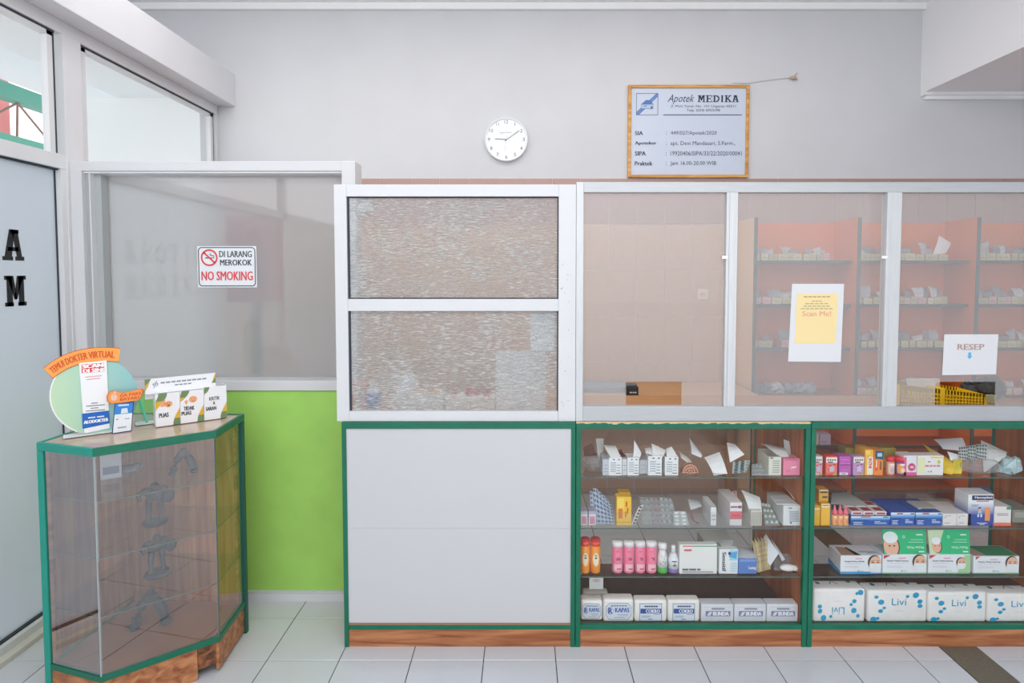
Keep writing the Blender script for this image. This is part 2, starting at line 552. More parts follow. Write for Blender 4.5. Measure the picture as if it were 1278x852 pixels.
# back wall with its tiled dado -------------------------------------------------------------
wall_back = struct('wall_back', MB().box(-2.3, XR, YB, YB + 0.12, 0, ZC).box(-3.15, -2.3, YB, YB + 0.12, 3.0155, ZC), WHITE_WALL)
TW, TH = 0.2015, 0.3290
top = 2.284
gx = PY(794.6, 300, YB - 0.008).x
obj('grout_bed', MB().box(XW, XR, YB - 0.004, YB, 0, top), GROUT_L, wall_back)
i0 = math.ceil((XW - gx) / TW)
tm = {}
for i in range(i0 - 1, 40):
    a, b = max(XW, gx + i * TW), min(XR, gx + (i + 1) * TW)
    if b - a < 0.03: continue
    for j in range(7):
        z1 = top - j * TH; z0 = max(0, z1 - TH)
        if z1 - z0 < 0.02: continue
        mat = TILE_BRN if j == 0 else TILE_TAN
        key = (round(b - a, 3), round(z1 - z0, 3), j == 0)
        if key not in tm:
            w2, h2 = (b - a) / 2 - 0.0014, (z1 - z0) / 2 - 0.0014
            tm[key] = MB().box(-w2, w2, -0.008, 0, -h2, h2).mesh('tile', mat, 0.001, segs=1)
        link('tile', tm[key], wall_back, ((a + b) / 2, YB, (z0 + z1) / 2))

ceiling = struct('ceiling', MB().box(-3.15, SOF_X, YN, YB + 0.1, ZC, ZC + 0.1), CEILING)
struct('ceiling_lowered', MB().box(SOF_X, XR, YN, YB + 0.1, SOF_Z, ZC + 0.1), M('#f0f0f3', 0.7))
cor = MB().box(-3.05, SOF_X, YB - 0.035, YB, ZC - 0.075, ZC - 0.03).box(-3.05, SOF_X, YB - 0.07, YB, ZC - 0.03, ZC)
struct('trim_1', cor, CEILING)
cor = MB().box(SOF_X + 0.02, XR, YB - 0.03, YB, SOF_Z - 0.045, SOF_Z - 0.02).box(SOF_X, XR, YB - 0.05, YB, SOF_Z - 0.02, SOF_Z)
struct('trim_2', cor, CEILING)
struct('wall_right', MB().box(XR, XR + 0.1, YN, YB + 0.1, 0, SOF_Z), M('#eeeef1', 0.7))
# white beam over the glazing, ledge above it and the wall set back
struct('trim_3', MB().box(-2.36, -2.045, YN, YB, 2.79, 3.015), BEAM_WHITE, bevel=0.004)
struct('roof_slab', MB().box(-3.15, -2.36, YN, 4.75, 2.97, 3.015), M('#eef2f6', 0.8))
struct('porch_ceiling', MB().box(-5.4, -3.15, YN, 9.0, 3.62, 3.68), M('#dfe7ef', 0.8))
struct('wall_left', MB().box(-3.15, -3.05, YN, YB, 3.015, ZC), WHITE_WALL)

# left glazing --------------------------------------------------------------------------------
X0, X1 = XW - 0.05, XW
win = struct('window_1', MB().box(X0 - 0.01, X1 + 0.012, YN, 2.78, 0, 0.055), ALU_W, bevel=0.003)
win['label'] = 'full height street glazing with frosted lower pane'
obj('sill', MB().box(X1 + 0.012, X1 + 0.05, YN, 2.78, 0, 0.022), M('#cfcfc6', 0.5), win, 0.002)
obj('mid_rail', MB().box(X0, X1 + 0.004, YN, 2.905, 2.095, 2.163), ALU_W, win, 0.003)
obj('top_rail', MB().box(X0, X1 + 0.004, YN, 4.19, 2.728, 2.79), ALU_W, win, 0.003)
obj('post', MB().box(X0, X1 + 0.006, 2.79, 2.905, 0, 2.73), ALU_W, win, 0.003)
obj('post', MB().box(X0, X1 + 0.004, 0.42, 0.50, 0, 2.73), ALU_W, win, 0.003)
obj('post', MB().box(X0, X1 + 0.004, 4.155, 4.20, 2.1, 2.73), ALU_W, win, 0.003)
obj('back_rail', MB().box(X0, X1, 2.905, 4.2, 2.08, 2.135), ALU_W, win, 0.003)
# sashes of the upper lights
for a, b in ((0.50, 2.745), (2.92, 4.14)):
    s_ = obj('sash', MB().box(X0 + 0.01, X1 - 0.008, a, a + 0.03, 2.165, 2.728).box(X0 + 0.01, X1 - 0.008, b - 0.03, b, 2.165, 2.728)
             .box(X0 + 0.01, X1 - 0.008, a, b, 2.700, 2.718), ALU_W, win)
    obj('gasket', MB().box(X0 + 0.012, X1 - 0.012, b, b + 0.016, 2.14, 2.718), GASKET, s_)
    obj('gasket', MB().box(X0 + 0.012, X1 - 0.006, a, b + 0.012, 2.718, 2.7265), GASKET, s_)
    obj('pane', MB().box(X0 + 0.02, X0 + 0.025, a + 0.02, b - 0.02, 2.165, 2.71), CLEAR, s_)
# frosted pane below with gasket
fp = obj('frosted_pane', MB().box(X0 + 0.015, X0 + 0.022, 0.50, 2.758, 0.055, 2.09), FROST_WALL, win)
obj('frosted_pane', MB().box(X0 + 0.015, X0 + 0.022, YN, 0.42, 0.055, 2.09), FROST_WALL, win)
for g_ in ((X0 + 0.0265, 2.752, 2.758, 0.05, 2.095), (X1 - 0.01, 0.5, 2.758, 2.088, 2.096), (X1 - 0.01, 0.5, 2.758, 0.055, 0.062)):
    obj('gasket', MB().box(X0 + 0.012, *g_), GASKET, win)
obj('jamb', MB().box(X0 + 0.005, X1 + 0.002, 2.758, 2.79, 0.055, 2.095), ALU_W, win)
# black stick-on letters: read from the street, so mirrored from in here
for row, (word, z0, z1) in enumerate((('APOTIK', 1.660, 1.793), ('MEDIKA', 1.463, 1.594))):
    yy = 2.572 if row == 0 else 2.576
    for i, ch in enumerate(word):
        wd = {'I': 0.085}.get(ch, 0.108)
        hh = z1 - z0
        fr = Frame((X0 + 0.023, yy - 0.138 * i - (0.012 if ch == 'I' else 0), z0), (0, -1, 0), (0, 0, 1), (1, 0, 0))
        polys = [[(u * hh, v * hh) for u, v in p] for p in slab_letter(ch, wd / hh, 0.27)]
        l_ = prints(win, fr, polys, BLACK, 0.0008, 'letter')

# the porch outside --------------------------------------------------------------------------
struct('exterior_wall', MB().box(-3.62, -2.22, 4.6, 4.75, -0.1, 2.97), M('#f6f7f8', 0.8))
for n_, (za, zb) in enumerate(((3.14, 3.275), (2.735, 2.825))):
    t_ = obj('porch_beam', MB().box(-4.62, -4.5, 2.0, 7.5, za, zb), M('#3f9a85', 0.5))
    tag(t_, ('upper', 'lower')[n_] + ' green porch beam seen through the street glazing', 'beam')
t_ = thing('porch_truss', 'thin brown metal rods fanned between the two green porch beams', 'truss', (-4.55, 5.3, 2.825))
for dy in (-0.42, 0.0, 0.42):
    obj('rod', MB().tube([(0, dy, 0.0), (0, 0.02, 0.315)], 0.010, 6), M('#8f6a58', 0.6), t_)
t_ = obj('street_pillar', MB().box(-6.1, -5.75, 6.2, 6.62, -0.12, 3.9).box(-6.14, -5.7, 6.15, 6.67, -0.12, 0.5), M('#d27a78', 0.8), None, 0.01)
tag(t_, 'pink painted pillar outside beyond the porch beams', 'pillar')

# partition with green lower wall ----------------------------------------------------------------
XPE = -0.80
struct('wall_partition', MB().box(XW + 0.0, XPE - 0.066, YP, YP + 0.115, 0, 1.04), LIME)
struct('baseboard_partition', MB().box(XW + 0.03, XPE + 0.02, YP - 0.012, YP, 0, 0.040).box(XW + 0.03, XPE + 0.02, YP - 0.012, YP, 0.042, 0.050), M('#d4d8da', 0.35))
part = struct('window_2', MB().box(XW + 0.006, XPE - 0.066, YP - 0.012, YP + 0.115, 1.04, 1.088), ALU_W, bevel=0.003)
part['label'] = 'aluminium framed partition window with frosted pane above the green wall'
za, zb = 1.088, 2.135
obj('top_rail', MB().box(XW + 0.006, XPE - 0.0655, YP + 0.005, YP + 0.115, zb - 0.042, zb + 0.004), ALU_W, part, 0.003)
obj('post', MB().box(XW + 0.006, XW + 0.062, YP + 0.005, YP + 0.115, za, zb - 0.04), ALU_W, part, 0.003)
obj('post', MB().box(XPE - 0.065, XPE, YP + 0.000, YP + 0.115, 0.0, zb + 0.004), ALU_W, part, 0.003)
obj('bead', MB().box(XW + 0.062, XW + 0.085, YP + 0.03, YP + 0.11, za, zb - 0.042), M('#aeb3b5', 0.5), part)
obj('bead', MB().box(XW + 0.085, XW + 0.092, YP + 0.02, YP + 0.11, za, zb - 0.042), ALU_W, part)
obj('bead', MB().box(XW + 0.092, XW + 0.122, YP + 0.05, YP + 0.11, za, zb - 0.042), M('#b3b8ba', 0.5), part)
obj('bead', MB().box(XW + 0.062, XPE - 0.065, YP + 0.018, YP + 0.11, zb - 0.050, zb - 0.042), M('#f4f5f6', 0.4), part)
obj('frosted_pane', MB().box(XW + 0.11, XPE - 0.06, YP + 0.095, YP + 0.101, za, zb - 0.045), FROST_PART, part)

# something red behind the frosted pane
a, b = PY(281, 270, 3.0), PY(338, 372, 3.0)
t_ = thing('wall_cabinet', 'red blurred cabinet behind the frosted pane near the no smoking sign', 'cabinet', ((a.x + b.x) / 2, 3.0, b.z - 0.02))
w, h = b.x - a.x, a.z - b.z + 0.02
obj('body', MB().box(-w / 2, w / 2, 0.0, 0.16, 0, h), M('#e0585e', 0.5), t_, 0.006)
obj('door', MB().box(-w / 2 + 0.02, w / 2 - 0.02, -0.012, 0, 0.02, h - 0.02), M('#e8666a', 0.45), t_, 0.004)
obj('stand', MB().box(-0.02, 0.02, 0.06, 0.10, -(b.z - 0.02), 0).box(-0.14, 0.14, 0.0, 0.16, -(b.z - 0.02), -(b.z - 0.02) + 0.02), M('#8f9498', 0.5), t_)

# ================================================================== COUNTERS
DEP, ZT = 0.55, 0.976
SH = (0.734, 0.513, 0.300)          # glass shelf heights
ZB = 0.088                          # bottom board


def worn_green():
    m, N, L = nt('worn_green_paint')
    b = N['Principled BSDF']; b.inputs['Roughness'].default_value = 0.45
    tc = N.new('ShaderNodeTexCoord'); mp = N.new('ShaderNodeMapping'); mp.inputs['Scale'].default_value = (14, 20, 40)
    n = N.new('ShaderNodeTexNoise'); n.inputs['Scale'].default_value = 1.6; n.inputs['Detail'].default_value = 6
    sp = N.new('ShaderNodeSeparateXYZ')
    ad = N.new('ShaderNodeMath'); ad.operation = 'MULTIPLY_ADD'; ad.inputs[1].default_value = 40; ad.inputs[2].default_value = -38.35
    mu = N.new('ShaderNodeMath'); mu.operation = 'ADD'
    r = N.new('ShaderNodeValToRGB'); r.color_ramp.interpolation = 'CONSTANT'
    r.color_ramp.elements[0].color = lin('#066b50'); r.color_ramp.elements[1].color = lin('#d9bd95'); r.color_ramp.elements[1].position = 0.985
    L.new(tc.outputs['Object'], mp.inputs[0]); L.new(mp.outputs[0], n.inputs['Vector'])
    L.new(tc.outputs['Object'], sp.inputs[0]); L.new(sp.outputs['Z'], ad.inputs[0])
    L.new(ad.outputs[0], mu.inputs[0]); L.new(n.outputs['Fac'], mu.inputs[1])
    L.new(mu.outputs[0], r.inputs[0]); L.new(r.outputs[0], b.inputs['Base Color'])
    return m


WORN = worn_green()


def counter(label, xa, xb, kind, pw=0.020, rail_mat=GREEN_PAINT):
    w = xb - xa; h = w / 2
    t = thing('display_counter' if kind == 'glass' else 'panelled_counter', label, 'counter', ((xa + xb) / 2, YC, 0))
    g = 0.0012
    for s in (-1, 1):
        x0, x1 = (-h + g, -h + pw) if s < 0 else (h - pw, h - g)
        obj('post', MB().box(x0, x1, 0, 0.022, 0, ZT - 0.028), GREEN_PAINT, t, 0.002)
        obj('post', MB().box(x0, x1, DEP - 0.022, DEP, 0, ZT - 0.028), GREEN_PAINT, t, 0.002)
    obj('top_rail', MB().box(-h + g, h - g, 0, 0.022, ZT - 0.028, ZT), rail_mat, t, 0.002)
    obj('bottom_rail', MB().box(-h + pw, h - pw, 0.001, 0.02, 0.077, 0.097), GREEN_PAINT, t, 0.0015)
    obj('kickboard', MB().box(-h + pw, h - pw, 0.004, 0.022, 0, 0.0765), WOOD_KICK, t, 0.001)
    obj('worktop', MB().box(-h + g, h - g, 0.022, DEP, ZT - 0.024, ZT), M('#b98658', 0.45, noise=0.1, scale=6, stretch=(1, 8, 8)), t, 0.002)
    for s in (-1, 1):
        x0, x1 = (-h + 0.003, -h + pw - 0.002) if s < 0 else (h - pw + 0.002, h - 0.003)
        obj('side_panel', MB().box(x0, x1, 0.022, DEP - 0.022, 0.0, ZT - 0.026), WOOD_SIDE, t)
    obj('bottom_board', MB().box(-h + pw, h - pw, 0.022, DEP, 0.07, ZB), WOOD_DARK, t)
    if kind == 'glass':
        obj('front_pane', MB().box(-h + pw, h - pw, 0.012, 0.016, 0.097, ZT - 0.028), COUNTER_GLASS, t)
        for z in SH:
            s_ = obj('glass_shelf', MB().box(-h + pw, h - pw, 0.022, DEP - 0.06, z - 0.006, z), CLEAR_SHELF, t, 0.001, segs=1)
            obj('polished_edge', MB().box(-h + pw, h - pw, 0.0205, 0.0219, z - 0.0055, z - 0.0005), GLASS_EDGE, s_)
            for s in (-1, 1):
                obj('shelf_peg', MB().box(s * (h - pw) - (0.012 if s > 0 else 0), s * (h - pw) + (0.012 if s < 0 else 0), 0.06, 0.075, z - 0.013, z - 0.006), M('#8c8f92', 0.3, metal=0.8), t)
    else:
        zs = 0.518
        obj('front_board', MB().box(-h + pw, h - pw, 0.006, 0.014, 0.1, zs - 0.0007), M('#cccccf', 0.3), t)
        obj('front_board', MB().box(-h + pw, h - pw, 0.006, 0.014, zs, ZT - 0.029), M('#cccccf', 0.3), t)
        obj('bead', MB().box(-h + pw, h - pw, 0.002, 0.010, 0.097, 0.104), M('#a0775a', 0.5), t)
    return t


c1 = counter('counter with plain white front boards in a green frame', -0.769, 0.2232, 'panel')
c2 = counter('glass fronted display counter holding cotton packs and pink bottles', 0.2232, 1.2182, 'glass', 0.022, WORN)
c3 = counter('glass fronted display counter holding tissue packs and face mask boxes', 1.2182, 2.45, 'glass', 0.022)
# clear acrylic lip standing along the middle shelf of the counter
t_ = obj('shelf_lip', MB().box(-0.47, 0.36, 0.024, 0.026, SH[1], SH[1] + 0.066), CLEAR, c2)


def lerp(a, b, f): return a + (b - a) * f


# ---------------------------------------------------------------- glazing standing on the counters
YF = YC + 0.012
t = thing('glazed_screen', 'white aluminium screen with two rippled glass panes on the white counter', 'screen', (0, YF, ZT + 0.001))


def zx(px, py): 
    p = PY(px, py, YF); return p.x, p.z - ZT - 0.001


xl, ztop = zx(416, 230); xr = 0.2215
zt = ztop
z_m1, z_m0 = zx(560, 373)[1], zx(560, 388)[1]
z_b = zx(560, 513)[1]; z_t = zx(560, 245)[1]
xi0, xi1 = zx(434, 380)[0], zx(697, 380)[0]
ft = 0.035
xl = -0.790
obj('stile', MB().box(xl, xi0, 0, ft, 0, zt), ALU_W, t, 0.002)
obj('stile', MB().box(xi1, xr, 0, ft, 0, zt), ALU_W, t, 0.002)
obj('top_rail', MB().box(xi0, xi1, 0.0005, ft, z_t, zt), ALU_W, t, 0.002)
obj('middle_rail', MB().box(xi0, xi1, 0.0005, ft, z_m0, z_m1), ALU_W, t, 0.002)
obj('bottom_rail', MB().box(xi0, xi1, 0.0005, ft, 0, z_b), ALU_W, t, 0.002)
for za_, zb_ in ((z_m1, z_t), (z_b, z_m0)):
    p_ = obj('rippled_pane', MB().box(xi0, xi1, 0.016, 0.021, za_, zb_), RIPPLE, t)
    q = 0.008
    gk = [(xi0, xi0 + q, za_, zb_), (xi1 - q * 0.6, xi1, za_, zb_)]
    if za_ == z_m1: gk += [(xi0 + q, xi1 - q * .6, zb_ - q * 0.7, zb_), (xi0 + q, xi1 - q * .6, za_, za_ + q * 0.6)]
    for a_, b_, c_, d_ in gk: obj('gasket', MB().box(a_, b_, 0.010, 0.0155, c_, d_), GASKET, p_)

fst = Frame((0, 0, 0), (1, 0, 0), (0, 0, 1), (0, -1, 0))
rs = random.Random(5)
for k_ in range(14):
    px = rs.uniform(700, 711); py = rs.uniform(318, 515)
    u_, v_ = zx(px, py)
    a_ = rs.uniform(0, 3.1); l_ = rs.uniform(0.004, 0.012)
    prints(t, fst, [seg(u_, v_, u_ + l_ * math.cos(a_), v_ + l_ * math.sin(a_), 0.0012)], M('#83878f', 0.6), 0.0006, 'scuff')
t = thing('sliding_window', 'aluminium sliding window with hazy film panes on the display counters', 'window', (0, YF, ZT + 0.001))
xa, xb = 0.2225, 2.449
zt2 = zx(900, 227)[1]; z_t2 = zx(900, 240)[1]; z_b2 = zx(900, 507)[1]
x_i = zx(728, 380)[0]
obj('stile', MB().box(xa, x_i, 0, ft, 0, zt2), ALU_V, t, 0.002)
obj('stile', MB().box(xb - 0.04, xb, 0, ft, 0, zt2), ALU_V, t, 0.002)
obj('top_rail', MB().box(x_i, xb - 0.04, 0.0005, ft, z_t2, zt2), ALU, t, 0.002)
obj('bottom_rail', MB().box(x_i, xb - 0.04, 0.0005, ft, 0, z_b2), ALU, t, 0.002)
m1 = (zx(905, 380)[0], zx(919, 380)[0]); m2 = (zx(1103, 380)[0], zx(1122, 380)[0])
obj('mullion', MB().box(m1[0], m1[1], -0.002, 0.030, z_b2, z_t2).box(m1[0] + 0.012, m1[1] - 0.014, -0.006, -0.002, z_b2, z_t2), ALU_V, t, 0.0015)
obj('mullion', MB().box(m2[0], m2[1], -0.002, 0.032, z_b2, z_t2).box(m2[0], m2[0] + 0.016, -0.007, -0.002, z_b2, z_t2), ALU_V, t, 0.0015)
for xx in (m1[0] + 0.004, m2[0] + 0.004):
    z_c = zx(905, 321)[1]
    obj('catch', MB().box(xx - 0.022, xx, -0.010, -0.002, z_c - 0.006, z_c + 0.006), M('#f2f3f4', 0.2, metal=0.6), t, 0.001)


def pane(x0, x1, hole=None, y=0.014):
    b_ = MB()
    if hole:
        hx0, hx1, hz = hole
        b_.box(x0, hx0, y, y + 0.004, z_b2, hz).box(hx1, x1, y, y + 0.004, z_b2, hz).box(x0, x1, y, y + 0.004, hz, z_t2)
    else:
        b_.box(x0, x1, y, y + 0.004, z_b2, z_t2)
    return obj('hazy_pane', b_, HAZY, t)


pane(x_i, m1[0], (zx(782, 490)[0], zx(852, 490)[0], zx(800, 477)[1]))
pane(m1[1], m2[0], None)
pane(m2[1], xb - 0.04, (zx(1170, 490)[0], zx(1246, 490)[0], zx(1200, 477)[1]))

# ================================================================== CORNER VITRINE
ZV = 0.985
VP = [PZ(45, 552, ZV), PZ(115, 560, ZV), PZ(270, 537, ZV), PZ(305, 516, ZV)]
v0, v1, v2, v3 = [(p.x, p.y) for p in VP]
vb = (v0[0] + 0.02, v3[1] + 0.02)
plan = [v0, v1, v2, v3, vb]
ctr = (sum(p[0] for p in plan) / 5, sum(p[1] for p in plan) / 5)


def inset(d, pts=plan):
    out = []; n = len(pts)
    for i in range(n):
        a, b, c = Vector(pts[i - 1]), Vector(pts[i]), Vector(pts[(i + 1) % n])
        d1, d2 = (b - a).normalized(), (c - b).normalized()
        n1, n2 = Vector((-d1.y, d1.x)), Vector((-d2.y, d2.x))
        m_ = (n1 + n2) / (1 + n1.dot(n2))
        p = b + m_ * d; out.append((p.x, p.y))
    return out


vit = thing('corner_vitrine', 'five sided wooden corner showcase with glass panels and green edging', 'showcase', (ctr[0], ctr[1], 0))
L_ = lambda pts: [(p[0] - ctr[0], p[1] - ctr[1]) for p in pts]


def side_plate(a, b, off, th, z0, z1, trim0=0.0, trim1=0.0):
    a, b = Vector(a), Vector(b); d = (b - a).normalized(); n = Vector((-d.y, d.x))
    a, b = a + d * trim0 + n * off, b - d * trim1 + n * off
    return MB().prism([tuple(a), tuple(b), tuple(b + n * th), tuple(a + n * th)], z0, z1)


LP = L_(plan)
I1 = L_(inset(0.012)); I2 = L_(inset(0.03))
rim = MB()
for i in range(5):
    j = (i + 1) % 5
    o0, o1, n1, n0 = LP[i], LP[j], L_(inset(0.014))[j], L_(inset(0.014))[i]
    rim = MB().prism([o0, o1, n1, n0], ZV - 0.030, ZV)
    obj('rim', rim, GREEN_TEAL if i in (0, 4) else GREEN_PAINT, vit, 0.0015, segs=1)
obj('top_board', MB().prism(L_(inset(0.0145)), ZV - 0.026, ZV - 0.003), M('#bda793', 0.14, noise=0.06, scale=8), vit)
ZL, ZU = 0.150, ZV - 0.031
for i in range(3):                                            # green lower rail, wooden plinth and glass on the three front facets
    a, b = L_(inset(0.006))[i], L_(inset(0.006))[i + 1]
    obj('lower_rail', side_plate(a, b, 0, 0.016, ZL - 0.022, ZL), GREEN_PAINT, vit, 0.001, segs=1)
    obj('glass_panel', side_plate(a, b, 0.004, 0.004, ZL, ZU), VITRINE_SIDE if i == 0 else VITRINE_GLASS, vit)
for i, mt in ((1, GLASS_EDGE_L), (2, GLASS_EDGE)):
    p = L_(inset(0.009))[i]
    obj('glass_joint', MB().box(p[0] - 0.0018, p[0] + 0.0018, p[1] - 0.0018, p[1] + 0.0018, ZL, ZU), mt, vit)
for i in (0, 1, 2):
    a, b = L_(inset(0.012))[i], L_(inset(0.012))[i + 1]
    A, B = Vector(a), Vector(b)
    if i == 1:   # two planks, the right one splintered short of the corner
        m_ = A.lerp(B, 0.80)
        obj('plinth_board', side_plate(a, tuple(m_), 0, 0.014, 0, ZL - 0.022), WOOD_KICK, vit, 0.002, segs=1)
        obj('plinth_board', side_plate(tuple(A.lerp(B, 0.80)), b, 0.006, 0.010, 0.035, ZL - 0.022), wood('splintered_wood', '#4a2c1c', '#a9683d', 5, 'X'), vit, 0.002, segs=1)
    else:
        obj('plinth_board', side_plate(a, b, 0, 0.014, 0.0 if i == 0 else 0.012, ZL - 0.022), WOOD_KICK, vit, 0.002, segs=1)
# posts at the outer corners
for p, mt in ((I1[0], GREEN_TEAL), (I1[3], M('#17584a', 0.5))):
    obj('corner_post', MB().box(p[0] - 0.011, p[0] + 0.011, p[1] - 0.011, p[1] + 0.011, 0, ZU), mt, vit, 0.0015, segs=1)
q0, q3 = I2[0], I2[3]
obj('corner_bead', MB().box(q0[0] - 0.004, q0[0] + 0.010, q0[1] - 0.016, q0[1] - 0.004, ZL, ZU), WOOD_KICK, vit)
obj('corner_bead', MB().box(q3[0] - 0.004, q3[0] + 0.006, q3[1] - 0.014, q3[1] + 0.004, ZL, ZU), WOOD_KICK, vit)
# wooden rear, glass side towards the street glazing
I0 = L_(inset(0.004))
obj('rear_board', side_plate(I0[3], I0[4], 0, 0.012, 0.02, ZU, 0.02, 0.0), WOOD_BACK, vit)
obj('rear_board', side_plate(I0[4], I0[0], 0.002, 0.012, ZL, ZU, 0.015, 0.02), WOOD_BACK, vit)
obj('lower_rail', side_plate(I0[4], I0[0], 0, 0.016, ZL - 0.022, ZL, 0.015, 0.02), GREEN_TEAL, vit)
obj('plinth_board', side_plate(I0[4], I0[0], 0.004, 0.012, 0, ZL - 0.022, 0.015, 0.02), WOOD_KICK, vit)
obj('base_board', MB().prism(L_(inset(0.03)), ZL - 0.02, ZL - 0.004), M('#a8704c', 0.4, noise=0.12, scale=5), vit)
VS = (0.784, 0.578, 0.362)
for z in VS:
    sh_ = obj('glass_shelf', MB().prism(L_(inset(0.022)), z - 0.005, z), CLEAR_SHELF, vit)
    for i in range(3):
        a, b = L_(inset(0.0205))[i], L_(inset(0.0205))[i + 1]
        obj('polished_edge', side_plate(a, b, 0, 0.0012, z - 0.0048, z - 0.0006), GLASS_EDGE, sh_)


def figurine(label, px, py, z, h, kind, rot=0.0):
    p = PY(px, py, 2.36)
    t = thing('figurine', label, 'figurine', (p.x, 2.36, z), rot, 'grey metal figurines in the corner showcase')
    mt = M('#2c3237', 0.4, metal=0.3, noise=0.35, scale=70, bump=0.3)
    s = h / 0.17
    if kind == 'stand':
        obj('base', MB().lathe([(0.050 * s, 0), (0.052 * s, 0.004 * s), (0.044 * s, 0.012 * s), (0.020 * s, 0.014 * s)], 18), mt, t)
        for dx in (-1, 1):
            obj('leg', MB().tube([(dx * 0.024 * s, -0.006, 0.010 * s), (dx * 0.023 * s, 0.0, 0.03 * s), (dx * 0.022 * s, 0.004, 0.065 * s), (dx * 0.020 * s, 0, 0.105 * s)], [0.013 * s, 0.009 * s, 0.011 * s, 0.014 * s]), mt, t, smooth=True)
        b_ = MB().ball((0, 0, 0.122 * s), 0.036 * s, 0.024 * s, 0.026 * s).ball((-0.03 * s, 0, 0.142 * s), 0.020 * s, 0.016 * s, 0.014 * s).ball((0.03 * s, 0, 0.142 * s), 0.020 * s, 0.016 * s, 0.014 * s)
        obj('torso', b_, mt, t, smooth=True)
        obj('head', MB().ball((0.0, -0.004, 0.160 * s), 0.017 * s, 0.017 * s, 0.016 * s), mt, t, smooth=True)
        obj('arm', MB().tube([(-0.034 * s, 0, 0.14 * s), (-0.058 * s, -0.008, 0.128 * s), (-0.050 * s, -0.02, 0.108 * s)], [0.013 * s, 0.011 * s, 0.008 * s]), mt, t, smooth=True)
        obj('shield', MB().ball((0.050 * s, -0.014, 0.112 * s), 0.024 * s, 0.008 * s, 0.030 * s), mt, t, smooth=True)
    else:
        for dx in (-1, 1):
            obj('leg', MB().tube([(dx * 0.060 * s, -0.01, 0.012 * s), (dx * 0.054 * s, -0.004, 0.05 * s), (dx * 0.036 * s, 0, 0.095 * s), (dx * 0.012 * s, 0, 0.13 * s)], [0.020 * s, 0.024 * s, 0.026 * s, 0.018 * s]), mt, t, smooth=True)
            obj('foot', MB().ball((dx * 0.064 * s, -0.014, 0.016 * s), 0.028 * s, 0.034 * s, 0.016 * s), mt, t, smooth=True)
        obj('torso', MB().ball((0, 0, 0.130 * s), 0.040 * s, 0.026 * s, 0.030 * s), mt, t, smooth=True)
        obj('head', MB().ball((0.004 * s, -0.006, 0.158 * s), 0.020 * s, 0.018 * s, 0.018 * s), mt, t, smooth=True)
    return t


figurine('small bent grey metal figurine on the top glass shelf of the corner showcase', 229, 590, VS[0], 0.105, 'bent', 0.5)
figurine('grey metal figurine with round shield on the second glass shelf of the corner showcase', 194, 660, VS[1], 0.165, 'stand', 0.5)
figurine('slim grey metal figurine on the third glass shelf of the corner showcase', 197, 735, VS[2], 0.165, 'stand', 0.9)
figurine('stocky grey metal figurine with spread legs on the base of the corner showcase', 189, 800, ZL - 0.004, 0.150, 'bent', 0.4)
p = PY(139, 600, 2.30)
t_ = obj('paper_packet', MB().box(-0.035, 0.035, -0.006, 0.006, 0, 0.115), M('#dfe1ea', 0.6), None, 0.002, loc=(p.x, 2.30, VS[0]), rot=(0, 0, 0.6))
tag(t_, 'white paper packet standing on the top shelf inside the corner showcase', 'packet')
prints(t_, Frame((-0.035, -0.006, 0), (1, 0, 0), (0, 0, 1), (0, -1, 0)), [R(0.008, 0.02, 0.062, 0.05)], M('#7f8aa8', 0.6))
p = PY(160, 596, 2.36)
t_ = obj('crumpled_bag', MB().ball((0, 0, 0.018), 0.045, 0.03, 0.018, 9, 5).ball((0.035, 0.0, 0.022), 0.02, 0.02, 0.02, 7, 4), M('#6f757c', 0.4, noise=0.3, scale=60, bump=0.5), None, loc=(p.x, 2.36, VS[0]), rot=(0, 0, 0.3))
tag(t_, 'crumpled grey bag on the top shelf behind the paper packet', 'bag')

# ---------------------------------------------------------------- things on the vitrine
TH_ = math.atan2(v2[1] - v1[1], v2[0] - v1[0])
ux = Vector((math.cos(TH_), math.sin(TH_), 0)); nn = Vector((math.sin(TH_), -math.cos(TH_), 0))


def plane_uv(px, py, org):
    p = hit(px, py, org, nn) - Vector(org)
    return p.dot(ux), p.z


ZVT = ZV + 0.0005
# suggestion box
org = PZ(238, 527, ZVT)
sb = thing('suggestion_box', 'white three slot suggestion box with green gold bands on the corner showcase', 'box', org, TH_)
U = lambda px, py: plane_uv(px, py, org)
xl_, _ = U(194, 520); xr_, _ = U(283, 500)
h0 = U(238, 487)[1]
w = xr_ - xl_; d = 0.075
third = w / 3
frm = Frame((xl_, 0, 0), (1, 0, 0), (0, 0, 1), (0, -1, 0))
GOLD = M('#d9ac2f', 0.5); OLIVE = M('#6f8a5c', 0.5)


def band(c0, c1, c2, z, bw):
    """one wavy diagonal band: top x, middle x, bottom x"""
    n = 12; L0, R0 = [], []
    for i in range(n + 1):
        f = i / n
        xx = c0 * (1 - f) ** 2 + 2 * c1 * f * (1 - f) + c2 * f * f
        L0.append((xx - bw / 2, z * (1 - f))); R0.append((xx + bw / 2, z * (1 - f)))
    return L0, R0


